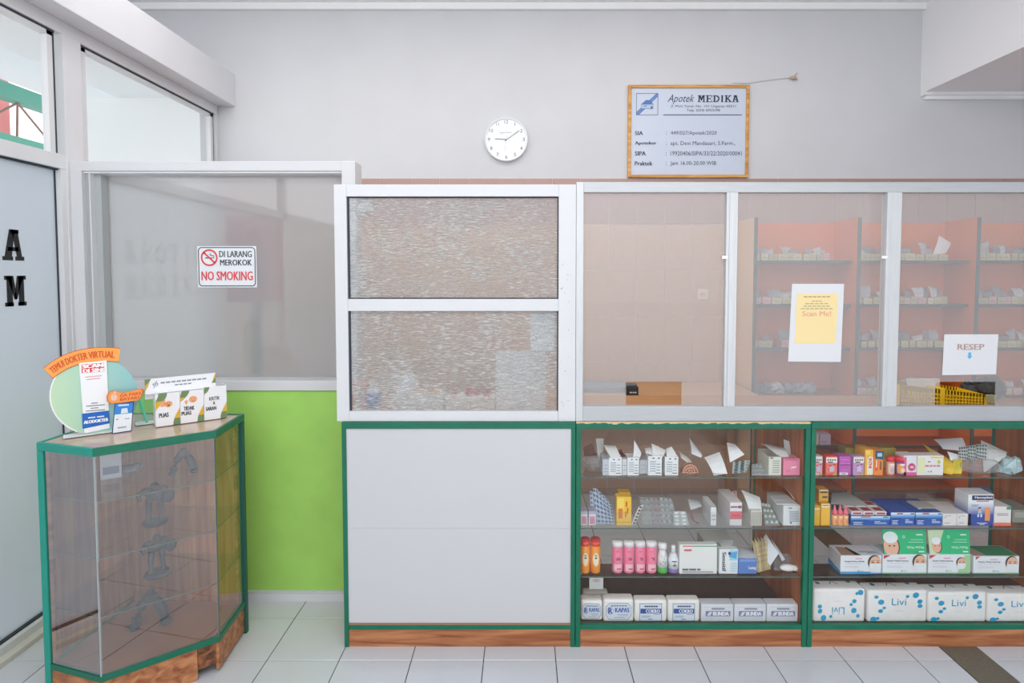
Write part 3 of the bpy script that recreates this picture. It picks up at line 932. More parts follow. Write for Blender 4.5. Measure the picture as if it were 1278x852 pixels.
for i in range(3):
    bx0 = xl_ + i * third
    hh = h0 + 0.006 * (i == 2)
    cmp_ = obj('compartment', MB().box(bx0 + 0.0006, bx0 + third - 0.0006, 0, 0.002, 0, hh).box(bx0 + 0.0006, bx0 + third - 0.0006, d - 0.002, d, 0, hh)
               .box(bx0 + 0.0006, bx0 + 0.0026, 0.002, d - 0.002, 0, hh).box(bx0 + third - 0.0026, bx0 + third - 0.0006, 0.002, d - 0.002, 0, hh)
               .box(bx0 + 0.0026, bx0 + third - 0.0026, 0.002, d - 0.002, 0, 0.002), M('#ecedf1', 0.35), sb)
    f_ = Frame((bx0, 0, 0), (1, 0, 0), (0, 0, 1), (0, -1, 0))
    T3 = third
    po, pg = [], []
    def strip(xa_, xb_, bw, z0=0.0, z1=None):
        z1 = hh if z1 is None else z1
        n = 10; grp = ([], [], [])
        for s_ in range(n):
            f0, f1 = s_ / n, (s_ + 1) / n
            e_ = lambda f: xb_ + (xa_ - xb_) * (0.5 - 0.5 * math.cos(math.pi * f))
            za_, zb_ = lerp(z0, z1, f0), lerp(z0, z1, f1)
            c = lambda x_: min(max(x_, 0.0012), T3 - 0.0012)
            q = [(c(e_(f0)), za_), (c(e_(f0) + bw), za_), (c(e_(f1) + bw), zb_), (c(e_(f1)), zb_)]
            if q[0][0] >= q[1][0] - 1e-5 and q[2][0] <= q[3][0] + 1e-5: continue
            g_ = 0 if (f0 + f1) / 2 < 0.25 else 1 if (f0 + f1) / 2 < 0.72 else 2
            grp[g_].append(q)
        for g_ in range(3):
            if grp[g_]: prints(cmp_, f_, grp[g_], GOLD if g_ == 1 else OLIVE, name='band')
    if i == 0: strip(0.012, -0.045, 0.030, 0.03); strip(T3 + 0.022, T3 - 0.026, 0.034)
    if i == 1: strip(0.006, -0.06, 0.028, 0.045); strip(T3 + 0.022, T3 - 0.026, 0.034)
    if i == 2: strip(0.0, -0.06, 0.022, 0.06); strip(T3 + 0.03, T3 - 0.026, 0.034)
    INK = M('#16181c', 0.6)
    SKIN = M('#f0a878', 0.6)
    if i == 0:
        text(cmp_, f_, 'PUAS', 0.012, 0.036, 0.046, 0.054, INK, 0.02)
        prints(cmp_, f_, [EL(0.046, 0.088, 0.014, 0.013), EL(0.026, 0.089, 0.011, 0.010), seg(0.030, 0.095, 0.034, 0.108, 0.006)], SKIN, 0.0007, 'smiley')
        prints(cmp_, f_, [EL(0.042, 0.091, 0.0018), EL(0.050, 0.091, 0.0018), EL(0.046, 0.083, 0.005, 0.003)], M('#7c2f22', 0.6), 0.0012, 'smiley_face')
    if i == 1:
        text(cmp_, f_, 'TIDAK', 0.012, 0.053, 0.052, 0.069, INK, 0.02)
        text(cmp_, f_, 'PUAS', 0.004, 0.033, 0.040, 0.049, INK, 0.02)
        prints(cmp_, f_, [EL(0.047, 0.096, 0.015, 0.014), EL(0.022, 0.089, 0.006, 0.006), seg(0.020, 0.085, 0.024, 0.078, 0.005)], SKIN, 0.0007, 'smiley')
        prints(cmp_, f_, [EL(0.042, 0.099, 0.0016), EL(0.052, 0.099, 0.0016), R(0.042, 0.089, 0.052, 0.0905)], M('#7c2f22', 0.6), 0.0012, 'smiley_face')
    if i == 2:
        text(cmp_, f_, 'KRITIK', 0.020, 0.082, 0.060, 0.097, INK, 0.01)
        text(cmp_, f_, '&', 0.034, 0.064, 0.042, 0.077, INK, 0.01)
        text(cmp_, f_, 'SARAN', 0.006, 0.040, 0.046, 0.056, INK, 0.02)
# header sign behind the slots
u0_, z0_ = U(184, 487); u1_, z1_ = U(271, 457)
hz0, hz1 = h0 - 0.004, h0 + 0.058
hx0, hx1 = xl_ - 0.030, xr_ - 0.034
hd = obj('header_card', MB().box(hx0, hx1, d * 0.5, d * 0.5 + 0.003, hz0 - 0.02, hz1).box(hx0, hx1, d * 0.5 - 0.03, d * 0.5, h0 + 0.0005, h0 + 0.004), M('#ecedf1', 0.35), sb)
f_ = Frame((hx0, d * 0.5, hz0), (1, 0, 0), (0, 0, 1), (0, -1, 0))
hw, hh = hx1 - hx0, hz1 - hz0
for pl_, mt in (([(0.0, hh * .55), (0.016, hh * .8), (0.022, hh), (0, hh)], OLIVE), ([(hw, 0.02), (hw, hh * .7), (hw - 0.014, hh * .4), (hw - 0.016, 0.02)], OLIVE),
                ([(0, 0.012), (0.012, hh * .55), (0.016, hh * .8), (0, hh * .55)], GOLD), ([(hw, hh * .7), (hw, hh), (hw - 0.003, hh * .92), (hw - 0.014, hh * .4)], GOLD)):
    prints(hd, f_, [pl_], mt, name='band')
for ua, ub, va, vb_, n_ in ((0.055, 0.225, .62, .76, 9), (0.105, 0.168, .40, .52, 4)):
    prints(hd, f_, [R(lerp(ua, ub, i / n_), hh * va, lerp(ua, ub, (i + .8) / n_), hh * (va + (vb_ - va) * .7)) for i in range(n_)], M('#8a8f98', 0.6), name='text_line')
prints(hd, f_, [seg(0.030, hh * .35, 0.042, hh * .85, 0.002), seg(0.026, hh * .62, 0.048, hh * .62, 0.002)] + ring(0.037, hh * .6, 0.009, 0.008, 0.0018, 16), M('#8089a0', 0.6), name='emblem')
# clear plastic easel beside it
p = PZ(186, 529, ZVT)
es = thing('acrylic_easel', 'small clear greenish acrylic easel left of the suggestion box', 'stand', p, TH_)
obj('back_plate', MB().add([(-0.045, 0.05, 0), (0.02, 0.05, 0), (0.02, 0.09, 0.115), (-0.045, 0.09, 0.115), (-0.045, 0.053, 0), (0.02, 0.053, 0), (0.02, 0.093, 0.115), (-0.045, 0.093, 0.115)],
                           [(0, 1, 2, 3), (7, 6, 5, 4), (0, 4, 5, 1), (1, 5, 6, 2), (2, 6, 7, 3), (3, 7, 4, 0)]), clear_glass('acrylic', (0.80, 0.97, 0.88), 1.5, veil=0.12), es)
obj('strut', MB().tube([(-0.03, 0.06, 0.115), (-0.005, 0.02, 0.004)], 0.005, 6), M('#5fd6b4', 0.4), es)
obj('foot_plate', MB().box(-0.045, 0.02, 0.0, 0.06, 0, 0.003), M('#dfe6e4', 0.3), es)

# oval standee
org = PZ(120, 541, ZVT)
st = thing('cardboard_standee', 'oval pastel cardboard standee with orange arched banner on the corner showcase', 'standee', org, TH_)
U = lambda px, py: plane_uv(px, py, org)


def px_poly(pts): return [U(*p) for p in pts]


def px_ellipse(cx, cy, rx, ry, n=36): return [(cx + rx * math.cos(2 * math.pi * k / n), cy - ry * math.sin(2 * math.pi * k / n)) for k in range(n)]


pts = []
for x_, y_ in px_ellipse(117, 494, 55.5, 49):
    pts.append((x_, min(y_, 540)))
pol = px_poly(pts)
zmin = min(p[1] for p in pol)
pol = [(a, max(b, 0.0)) for a, b in pol]
def pastel():
    m, N, L = nt('pastel_print')
    b = N['Principled BSDF']; b.inputs['Roughness'].default_value = 0.5
    tc = N.new('ShaderNodeTexCoord'); sp = N.new('ShaderNodeSeparateXYZ'); L.new(tc.outputs['Object'], sp.inputs[0])
    ma = N.new('ShaderNodeMath'); ma.operation = 'MULTIPLY_ADD'; ma.inputs[1].default_value = 3.2; ma.inputs[2].default_value = 0.46
    r = N.new('ShaderNodeValToRGB'); r.color_ramp.elements[0].color = lin('#c4e0b8'); r.color_ramp.elements[1].color = lin('#86c2cc')
    L.new(sp.outputs['X'], ma.inputs[0]); L.new(ma.outputs[0], r.inputs[0]); L.new(r.outputs[0], b.inputs['Base Color'])
    return m
obj('oval_board', MB().plate(pol, 0.004, 0.008), pastel(), st)
obj('foot', MB().box(-0.10, 0.09, -0.012, 0.04, 0, 0.003), M('#e8eaec', 0.4), st)
fs = Frame((0, 0, 0), (1, 0, 0), (0, 0, 1), (0, -1, 0))
edge_ = px_ellipse(117, 494, 55.5, 49, 48)[20:34]
edge_ = [(x_, min(y_, 540)) for x_, y_ in edge_]
inner_ = [(117 + (x_ - 117) * 0.965, 494 + (y_ - 494) * 0.965) for x_, y_ in edge_]
pl_ = px_poly(edge_ + inner_[::-1]); pl_ = [(a, max(b, 0.0)) for a, b in pl_]
obj('glare_edge', MB().plate(pl_[::-1], 0.002, 0.0038), M('#f2f4f2', 0.3), st)  # white strip along the rim: glare put into the colour
# arched banner
c_ctrl = ((60, 466), (92, 437), (149, 443))
def bez(f, off):
    a, b, c = c_ctrl
    x_ = a[0] * (1 - f) ** 2 + 2 * b[0] * f * (1 - f) + c[0] * f * f
    y_ = a[1] * (1 - f) ** 2 + 2 * b[1] * f * (1 - f) + c[1] * f * f
    dx = 2 * (1 - f) * (b[0] - a[0]) + 2 * f * (c[0] - b[0]); dy = 2 * (1 - f) * (b[1] - a[1]) + 2 * f * (c[1] - b[1])
    l_ = math.hypot(dx, dy)
    return (x_ + dy / l_ * off, y_ - dx / l_ * off)
for nm, lo, hi, y0_, hexc in (('banner_edge', -9.0, 9.0, 0.0012, '#c8463c'), ('banner', -8.2, 8.2, 0.0002, '#f9a84e')):
    n = 18
    ol = [bez(k / n, lo) for k in range(n + 1)] + [bez(k / n, hi) for k in range(n, -1, -1)]
    if nm == 'banner': ol[0] = bez(0.008, lo)
    obj(nm, MB().plate(px_poly(ol), y0_, y0_ + 0.002), M(hexc, 0.5), st)
text(st, fs, 'TEMUI DOKTER VIRTUAL', 0.05, -4.2, 0.95, 4.2, M('#e0521f', 0.5), 0.02, warp=lambda f, o: U(*bez(f, o)), e=0.0008)
# white card
def card(nm, pts, y0_, hexc, th=0.002, parent=st): return obj(nm, MB().plate(px_poly(pts), y0_, y0_ + th), M(hexc, 0.45), parent)
cd = card('info_card', [(105.5, 540.5), (137, 534), (133, 449.5), (98.5, 453)], -0.0005, '#f4f5f7')
prints(cd, fs, [px_poly([(103, 535), (137, 528), (136, 512), (102.3, 516)])], M('#1467c4', 0.5), 0.0012)
prints(cd, fs, [px_poly([(102, 465.5), (130, 463), (129.5, 452.5), (101.8, 454.8)])], M('#e3424c', 0.5), 0.0012)
def ptext(par, s, quad, hexc, bold=0.01, e=0.0022):
    (a, b, c, d_) = quad      # bottom-left, bottom-right, top-right, top-left in photo pixels
    def wp(f, o):
        x_ = lerp(lerp(a[0], b[0], f), lerp(d_[0], c[0], f), o); y_ = lerp(lerp(a[1], b[1], f), lerp(d_[1], c[1], f), o)
        return U(x_, y_)
    return text(par, fs, s, 0, 0, 1, 1, M(hexc, 0.5), bold, warp=wp, e=e)
ptext(cd, 'SCAN', ((102.5, 459.6), (129.5, 457.4), (129.3, 453), (102.3, 455.2)), '#ffffff', 0.04)
ptext(cd, 'DI SINI', ((103.5, 465), (129.5, 463), (129.3, 458.6), (103.3, 460.6)), '#ffffff', 0.04)
ptext(cd, 'ALODOKTER', ((104.5, 529), (135.5, 525), (135.3, 521), (104.2, 525)), '#ffffff', 0.03)
prints(cd, fs, [px_poly([(110, 522), (119, 521), (119, 519.4), (110, 520.4)]), px_poly([(121, 520.8), (130, 519.8), (130, 518.2), (121, 519.2)])], M('#dfe9f6', 0.5), 0.0018)
for k_, (xa_, xb_) in enumerate(((114, 122), (107.5, 131), (113, 123), (107, 131))):
    yy_ = 503 + k_ * 3.1
    prints(cd, fs, [px_poly([(xa_, yy_ + 1.2 - (xa_ - 107) * .08), (xb_, yy_ + 1.2 - (xb_ - 107) * .08), (xb_, yy_ - (xb_ - 107) * .08), (xa_, yy_ - (xa_ - 107) * .08)])], M('#8a8d93', 0.5), 0.0012)
prints(cd, fs, [px_poly([(106, 471), (127, 469), (127, 468), (106, 470)]), px_poly([(108, 474), (125, 472.2), (125, 471.2), (108, 473)])], M('#e79a9f', 0.5), 0.0012)
# phone cut-out with speech bubble in front
PHY = -0.030
ph = card('phone_cutout', [(139, 539.5), (163.5, 536), (166.5, 499), (142.5, 501)], PHY, '#2a3c78', 0.003)
fp_ = Frame((0, PHY, 0), (1, 0, 0), (0, 0, 1), (0, -1, 0))
prints(ph, fp_, [px_poly([(140.2, 538.2), (162.6, 534.8), (165.2, 500.6), (143.6, 502)])], M('#eef2f6', 0.4), 0.0008, 'screen')
prints(ph, fp_, [px_poly([(141.6, 515.5), (164.2, 513.3), (165.2, 500.6), (143.6, 502)])], M('#2f86d8', 0.4), 0.0014, 'screen_picture')
prints(ph, fp_, [px_poly([(150, 514), (159, 513), (158, 507), (151, 508)]), px_poly([(147, 505), (160, 504), (160, 502.4), (147, 503.2)]), px_poly([(144, 518.6), (151, 518), (151, 517), (144, 517.6)])], M('#dfeaf4', 0.4), 0.002, 'screen_picture')
prints(ph, fp_, [px_poly([(146, 532.5), (157, 531), (157, 529.6), (146, 531)]), px_poly([(144, 522), (147, 521.8), (147, 520.5), (144, 520.7)]), px_poly([(155, 521), (161, 520.4), (161, 519.4), (155, 520)])], M('#7fa9d8', 0.4), 0.002, 'screen_picture')
bub = [(132.5, 493), (135, 487.5), (141, 485.5), (146, 487), (152, 488.5), (160, 487), (170, 484), (177, 483.5), (178.5, 486), (176.5, 492), (173, 497.5), (165, 499), (150, 501), (138, 502), (133, 499)]
bub = bub[::-1]
for nm, g_, y0_, hexc in (('bubble_edge', 1.0, PHY - 0.0005, '#d9632c'), ('bubble', 0.93, PHY - 0.0025, '#f8a04c')):
    cxx, cyy = 155, 493
    obj(nm, MB().plate(px_poly([(cxx + (x_ - cxx) * g_, cyy + (y_ - cyy) * g_) for x_, y_ in bub]), y0_, y0_ + 0.002), M(hexc, 0.5), st)
fb_ = Frame((0, PHY - 0.0025, 0), (1, 0, 0), (0, 0, 1), (0, -1, 0))
def btext(s, quad, hexc):
    (a, b, c, d_) = quad
    return text(st, fb_, s, 0, 0, 1, 1, M(hexc, 0.5), 0.02, 0.0, 0.0008, lambda f, o: U(lerp(lerp(a[0], b[0], f), lerp(d_[0], c[0], f), o), lerp(lerp(a[1], b[1], f), lerp(d_[1], c[1], f), o)))
btext('GA PAKE', ((148.5, 493.8), (175.5, 490.5), (176, 486.6), (148.7, 490)), '#e0562a')
btext('BAYAR!', ((149, 498.5), (172, 496), (172.4, 492.3), (149, 494.8)), '#e0562a')
prints(st, fb_, [px_poly(px_ellipse(141.5, 494, 4.0, 4.2, 16)), px_poly([(140, 491), (143.5, 491), (144, 486.6), (141.6, 486.6)])], M('#f1c9b8', 0.5), 0.0008)

# ================================================================== SIGNS ON WALLS AND GLASS
# clock
pc = PY(632, 175, YB); r = 26.6 / F * YB
ck = thing('wall_clock', 'round white wall clock reading ten past nine above the rippled screen', 'clock', (pc.x, YB, pc.z))
def ylathe(prof, n=40):
    b_ = MB().lathe(prof, n); b_.v = [(x_, -z_, y_) for x_, y_, z_ in b_.v]; return b_
obj('rim', ylathe([(r, 0.0), (r, 0.030), (r - 0.004, 0.036), (r - 0.011, 0.034), (r - 0.012, 0.024)], 48), M('#e2e5e9', 0.25), ck, smooth=False)
obj('dial', ylathe([(r - 0.0115, 0.0), (r - 0.0115, 0.026)], 48), M('#e9edf2', 0.4), ck)
fc = Frame((0, -0.026, 0), (1, 0, 0), (0, 0, 1), (0, -1, 0))
NUM = M('#59616b', 0.5)
for hnum in range(1, 13):
    a = math.pi / 2 - hnum * math.pi / 6
    cx_, cy_ = math.cos(a) * r * 0.80, math.sin(a) * r * 0.80
    ww = 0.026 if hnum in (10, 12) else (0.016 if hnum != 1 else 0.004)
    if hnum == 11: ww = 0.016
    text(ck, fc, str(hnum), cx_ - ww / 2, cy_ - 0.0125, cx_ + ww / 2, cy_ + 0.0125, NUM, -0.005, e=0.0008, name='numeral')
DK = M('#2a2f36', 0.5)
prints(ck, fc, [seg(0.006, -0.001, -0.080, 0.004, 0.004)], DK, 0.003, 'hour_hand')
prints(ck, fc, [seg(-0.012, -0.012, 0.092, 0.062, 0.0032)], DK, 0.0045, 'minute_hand')
prints(ck, fc, [seg(0.004, 0.02, -0.012, -0.085, 0.0014)], M('#9aa0a8', 0.5), 0.006, 'second_hand')
prints(ck, fc, [R(-0.05, 0.045, 0.04, 0.052), R(-0.045, 0.036, -0.02, 0.040)], M('#c4c9d0', 0.5), 0.0008, 'maker_mark')

# framed licence board
a, b = PY(784, 106.5, YB - 0.01), PY(933, 222, YB - 0.01)
w, h = b.x - a.x, a.z - b.z
fz = max(b.z, top + 0.0005)
sg = thing('framed_sign', 'wooden framed pharmacy licence board standing on the tile ledge', 'sign', ((a.x + b.x) / 2, YB - 0.006, fz))
h = a.z - fz
WF = wood('frame_wood', '#b3772f', '#dba75c', 5, 'X', 0.35)
bw = 0.022
obj('frame_side', MB().box(-w / 2, -w / 2 + bw, -0.020, 0.004, 0, h), WF, sg, 0.004)
obj('frame_side', MB().box(w / 2 - bw, w / 2, -0.020, 0.004, 0, h), WF, sg, 0.004)
obj('frame_side', MB().box(-w / 2 + bw, w / 2 - bw, -0.020, 0.004, 0, bw), WF, sg, 0.004)
obj('frame_side', MB().box(-w / 2 + bw, w / 2 - bw, -0.020, 0.004, h - bw, h), WF, sg, 0.004)
bd = obj('board', MB().box(-w / 2 + bw, w / 2 - bw, -0.009, 0.003, bw, h - bw), M('#c3ccdd', 0.3), sg)
fr = Frame((-w / 2 + bw, -0.009, bw), (1, 0, 0), (0, 0, 1), (0, -1, 0))
W2, H2 = w - 2 * bw, h - 2 * bw
X = lambda px: (px - 789) / (930 - 789) * W2
Y = lambda py: (217.5 - py) / (217.5 - 112) * H2
INK, BLU = M('#2b3850', 0.5), M('#5b80b8', 0.5)
prints(bd, fr, outline(X(795), Y(144.6), X(822), Y(118), 0.0035), M('#44577a', 0.5), 0.0012, 'emblem')
prints(bd, fr, [[(X(795.6), Y(144)), (X(799), Y(144)), (X(821.6), Y(122)), (X(821.6), Y(118.4)), (X(819.5), Y(118.4)), (X(795.6), Y(140.5))]], BLU, 0.0008, 'emblem')
prints(bd, fr, [[(X(801), Y(131.5)), (X(816), Y(131)), (X(812), Y(126.5)), (X(807), Y(126.2))]], M('#4870ad', 0.5), 0.0014, 'emblem')
prints(bd, fr, [R(X(801), Y(137), X(816), Y(131.4))], M('#a9c0e0', 0.5), 0.0016, 'emblem')
prints(bd, fr, outline(X(801), Y(137), X(816), Y(131.4), 0.002) + [R(X(804), Y(134), X(808), Y(133.2)), R(X(813), Y(137), X(815), Y(134))], M('#44577a', 0.5), 0.002, 'emblem')
text(bd, fr, 'Apotek', X(833.5), Y(131.5), X(866.5), Y(119.5), INK, 0.0, 0.42)
ms = []
for i, ch in enumerate('MEDIKA'):
    hx = Y(120.5) - Y(128.8); x0_ = X(870.5) + (X(921) - X(870.5)) * (0, .20, .37, .555, .655, .84)[i]
    wd = (X(921) - X(870.5)) * (.185, .15, .165, .08, .17, .165)[i]
    ms += [[(x0_ + u * hx, Y(128.8) + v * hx) for u, v in p] for p in slab_letter(ch, wd / hx, 0.24, 0.1)]
prints(bd, fr, ms, INK, 0.0012, 'lettering')
text(bd, fr, 'Jl. Moh Yamin No. 101 Ungaran 50511', X(837.5), Y(136), X(917.5), Y(132.2), INK, 0.0)
text(bd, fr, 'Telp. (024) 6920398', X(857), Y(141.2), X(898), Y(137), INK, 0.0)
prints(bd, fr, [R(X(828.5), Y(144.8), X(925), Y(143.8))], INK, 0.001, 'rule')
for i, (lab, val, xe) in enumerate((('SIA', '449/027/Apotek/2020', 894.5), ('Apoteker', 'apt. Devi Mandasari, S.Farm.,', 917.5),
                                    ('SIPA', '19920406/SIPA/33/22/2020/00041', 925.5), ('Praktek', 'Jam 16.00-20.00 WIB', 894.5))):
    yb = (169, 181.8, 194, 206.2)[i]; yt = (164.2, 176.6, 188.8, 201)[i]
    text(bd, fr, lab, X(793.8), Y(yb), X((803.8, 820.5, 807.5, 815.8)[i]), Y(yt), INK, 0.02)
    text(bd, fr, ':', X(832), Y(yb - .6), X(832.8), Y(yt + 1), INK, 0.02)
    text(bd, fr, val, X(837.8), Y(yb + (0.8 if i in (0, 1, 3) else 0)), X(xe), Y(yt - .2), INK, 0.0)
# wire and nail
p0, p1 = PY(932, 104, YB - 0.008), PY(986, 97, YB - 0.008)
t_ = thing('hanging_wire', 'thin wire running to a crumpled knot on the wall beside the licence board', 'wire', (p1.x, YB - 0.006, p1.z))
q = p0 - p1
obj('wire', MB().tube([(q.x - 0.10, 0, q.z + 0.004), (q.x, 0, q.z), (q.x * 0.5, 0, q.z * 0.42), (0, 0, 0)], 0.0016, 5), M('#a9a49e', 0.5), t_)
obj('knot', MB().ball((0.02, -0.010, -0.003), 0.024, 0.014, 0.014, 8, 5).tube([(0.02, -0.01, 0.0), (0.045, -0.012, 0.03)], 0.004, 5).tube([(0.03, -0.01, 0.0), (0.052, -0.01, -0.018)], 0.005, 5), M('#b8a792', 0.7, noise=0.3, scale=90, bump=0.5), t_)

# no smoking sign on the frosted pane
yg = YP + 0.0945
a, b = PY(246, 307, yg), PY(321, 358.5, yg)
w, h = b.x - a.x, a.z - b.z
ns = obj('no_smoking_sign', MB().box(-w / 2, w / 2, -0.002, 0, 0, h), M('#eceef2', 0.4), None, loc=((a.x + b.x) / 2, yg, b.z))
tag(ns, 'white no smoking sign with red lettering stuck on the frosted partition pane', 'sign')
fr = Frame((-w / 2, -0.002, 0), (1, 0, 0), (0, 0, 1), (0, -1, 0))
rr = 0.018; t0 = 0.0045; m_ = 0.005
bp = []
for cx_, cy_, a0 in ((w - m_ - rr, h - m_ - rr, 0), (m_ + rr, h - m_ - rr, math.pi / 2), (m_ + rr, m_ + rr, math.pi), (w - m_ - rr, m_ + rr, 1.5 * math.pi)):
    bp += ring(cx_, cy_, rr, rr, t0, 6, a0, a0 + math.pi / 2)
bp += [R(m_ + rr, m_, w - m_ - rr, m_ + t0), R(m_ + rr, h - m_ - t0, w - m_ - rr, h - m_), R(m_, m_ + rr, m_ + t0, h - m_ - rr), R(w - m_ - t0, m_ + rr, w - m_, h - m_ - rr)]
prints(ns, fr, bp, M('#39404c', 0.5), name='border')
RED, SL = M('#e84b50', 0.5), M('#3a424e', 0.5)
cx_, cy_, ro = w * 0.205, h * 0.72, h * 0.205
prints(ns, fr, ring(cx_, cy_, ro, ro, ro * 0.2, 30) + [seg(cx_ - ro * .66, cy_ + ro * .62, cx_ + ro * .66, cy_ - ro * .62, ro * 0.2)], RED, 0.0012, 'symbol')
prints(ns, fr, [R(cx_ - ro * .5, cy_ - ro * .1, cx_ + ro * .4, cy_ + ro * .02), R(cx_ + ro * .45, cy_ - ro * .1, cx_ + ro * .58, cy_ + ro * .02), seg(cx_ + ro * .1, cy_ + ro * .55, cx_ + ro * .12, cy_ + ro * .3, ro * .08), seg(cx_ + ro * .12, cy_ + ro * .3, cx_ + ro * .55, cy_ + ro * .2, ro * .09), seg(cx_ + ro * .55, cy_ + ro * .25, cx_ + ro * .56, cy_ + ro * .08, ro * .08)], SL, 0.0008, 'symbol')
text(ns, fr, 'DI LARANG', w * .375, h * .73, w * .925, h * .885, SL, 0.012)
text(ns, fr, 'MEROKOK', w * .385, h * .53, w * .925, h * .675, SL, 0.012)
text(ns, fr, 'NO SMOKING', w * .065, h * .17, w * .935, h * .39, RED, 0.014)

# papers taped on the hazy panes
yq = YF + 0.0135
a, b = PY(985.5, 354, yq), PY(1051, 451, yq)
w, h = b.x - a.x, a.z - b.z
sp = obj('scan_notice', MB().plate([(-w / 2, 0), (w / 2 - 0.006, -0.002), (w / 2, h), (-w / 2 + 0.010, h)], -0.0008, 0), PAPER, None, loc=((a.x + b.x) / 2, yq, b.z))
tag(sp, 'white paper notice with cream panel reading scan me taped on the hazy pane', 'notice')
fr = Frame((-w / 2, -0.0008, 0), (1, 0, 0), (0, 0, 1), (0, -1, 0))
prints(sp, fr, [[(w * .11, h * .235), (w * .865, h * .235), (w * .895, h * .875), (w * .135, h * .875)]], M('#f3dca4', 0.7), name='panel')
GR = M('#b3a684', 0.7)
for k_, (ww, n_) in enumerate(((.50, 6), (.19, 3), (.44, 5), (.50, 6), (.60, 7))):
    vv = (.826, .772, .740, .708, .676)[k_]; hh = .022 if k_ == 0 else .016
    prints(sp, fr, [R(w * (.51 - ww / 2 + ww * i / n_), h * vv, w * (.51 - ww / 2 + ww * (i + .8) / n_), h * (vv + hh * .7)) for i in range(n_)], GR, 0.0014, 'text_line')
text(sp, fr, 'Scan Me!', w * .24, h * .585, w * .77, h * .65, M('#e9a492', 0.7), 0.008)
a, b = PY(1178.5, 417, yq), PY(1244, 468, yq)
w, h = b.x - a.x, a.z - b.z
sp = obj('prescription_notice', MB().plate([(-w / 2 - 0.004, 0), (w / 2 - 0.004, 0.004), (w / 2, h), (-w / 2, h)], -0.0008, 0), PAPER, None, loc=((a.x + b.x) / 2, yq, b.z))
tag(sp, 'white paper notice reading RESEP with a blue arrow above the yellow basket', 'notice')
fr = Frame((-w / 2, -0.0008, 0), (1, 0, 0), (0, 0, 1), (0, -1, 0))
text(sp, fr, 'RESEP', w * .245, h * .62, w * .745, h * .765, M('#b79a92', 0.7), 0.012)
prints(sp, fr, [R(w * .455, h * .47, w * .505, h * .56), [(w * .43, h * .47), (w * .48, h * .39), (w * .53, h * .47)]], M('#57b4e0', 0.7), name='arrow')

# ================================================================== BACK ROOM
# open shelf unit against the tiled wall
YS0, YS1 = 3.88, YB - 0.0085
dv = [PY(943.5, 300, YS0).x, PY(1073, 300, YS0).x, PY(1222, 300, YS0).x, PY(1372, 300, YS0).x]
ztop_ = PY(1072, 271, YS0).z
zs_ = [PY(1000, v, 3.95).z for v in (325, 379.5, 434, 493)]
zs_ += [PY(1030, 556, 3.95).z, 0.12]
su = thing('medicine_shelf', 'tall orange open medicine shelf against the tiled wall behind the sliding window', 'shelf', ((dv[0] + dv[-1]) / 2, YS0, 0))
ox = su.location.x
for i, xd in enumerate(dv):
    obj('upright', MB().box(xd - ox - 0.009, xd - ox + 0.009, 0.006, YS1 - YS0, 0, ztop_), M('#e3bd96', 0.45) if i == 0 else ORANGE_LAM, su)
    obj('upright_edge', MB().box(xd - ox - 0.011, xd - ox + 0.011, 0, 0.006, 0, ztop_), EDGE_GREEN, su)
for i in range(3):
    xa_, xb_ = dv[i] - ox + 0.009, dv[i + 1] - ox - 0.009
    obj('back_panel', MB().box(xa_, xb_, YS1 - YS0 - 0.008, YS1 - YS0, 0.05, ztop_ - 0.01), ORANGE_LAM, su)
    for z in zs_:
        b_ = obj('shelf_board', MB().box(xa_, xb_, 0.07, YS1 - YS0 - 0.008, z - 0.016, z), M('#a45a2e', 0.5), su)
        obj('shelf_edge', MB().box(xa_, xb_, 0.064, 0.0699, z - 0.018, z + 0.001), EDGE_GREEN, b_)


def patch(c, bulge=0.0, th=0.0008, n=4):
    """thin bent sheet over four 3-D corners (bottom-left, bottom-right, top-right, top-left)"""
    c = [Vector(p) for p in c]
    nrm = (c[1] - c[0]).cross(c[3] - c[0]).normalized()
    b_ = MB(); m_ = n + 1
    for side in (0, 1):
        for j in range(m_):
            for i in range(m_):
                u, v = i / n, j / n
                p = c[0] * (1 - u) * (1 - v) + c[1] * u * (1 - v) + c[2] * u * v + c[3] * (1 - u) * v
                p = p + nrm * (bulge * 4 * v * (1 - v) * (0.6 + 0.4 * math.sin(3 * u)) - th * side)
                b_.v.append(tuple(p))
    N_ = m_ * m_
    for j in range(n):
        for i in range(n):
            a = j * m_ + i
            b_.f.append((a, a + 1, a + m_ + 1, a + m_)); b_.f.append((N_ + a + m_, N_ + a + m_ + 1, N_ + a + 1, N_ + a))
    edge = [j for j in range(m_)] + [m_ * j + n for j in range(1, m_)] + [n * m_ + i for i in range(n - 1, -1, -1)] + [m_ * j for j in range(n - 1, 0, -1)]
    for k_ in range(len(edge)):
        a, b = edge[k_], edge[(k_ + 1) % len(edge)]
        b_.f.append((a, N_ + a, N_ + b, b))
    return b_


def shift(b_, o):
    b_.v = [(x_ - o[0], y_ - o[1], z_ - o[2]) for x_, y_, z_ in b_.v]; return b_


def corners(pts): return [PY(*p) for p in pts]


def sheet(name, label, cat, pts, mat, bulge=0.006, th=0.0008, floor_z=None, group=None):
    """paper or card: four (pixel x, pixel y, depth) corners, bottom-left first, counter-clockwise"""
    c = corners(pts)
    if floor_z is not None:
        lo = min(p.z for p in c); dz = floor_z - lo + 0.0006
        c = [p + Vector((0, 0, dz)) for p in c]
    o = min(c, key=lambda p: p.z).copy()
    ob = obj(name, shift(patch(c, bulge, th), o), mat, None, loc=o)
    return tag(ob, label, cat, group), [p - o for p in c]


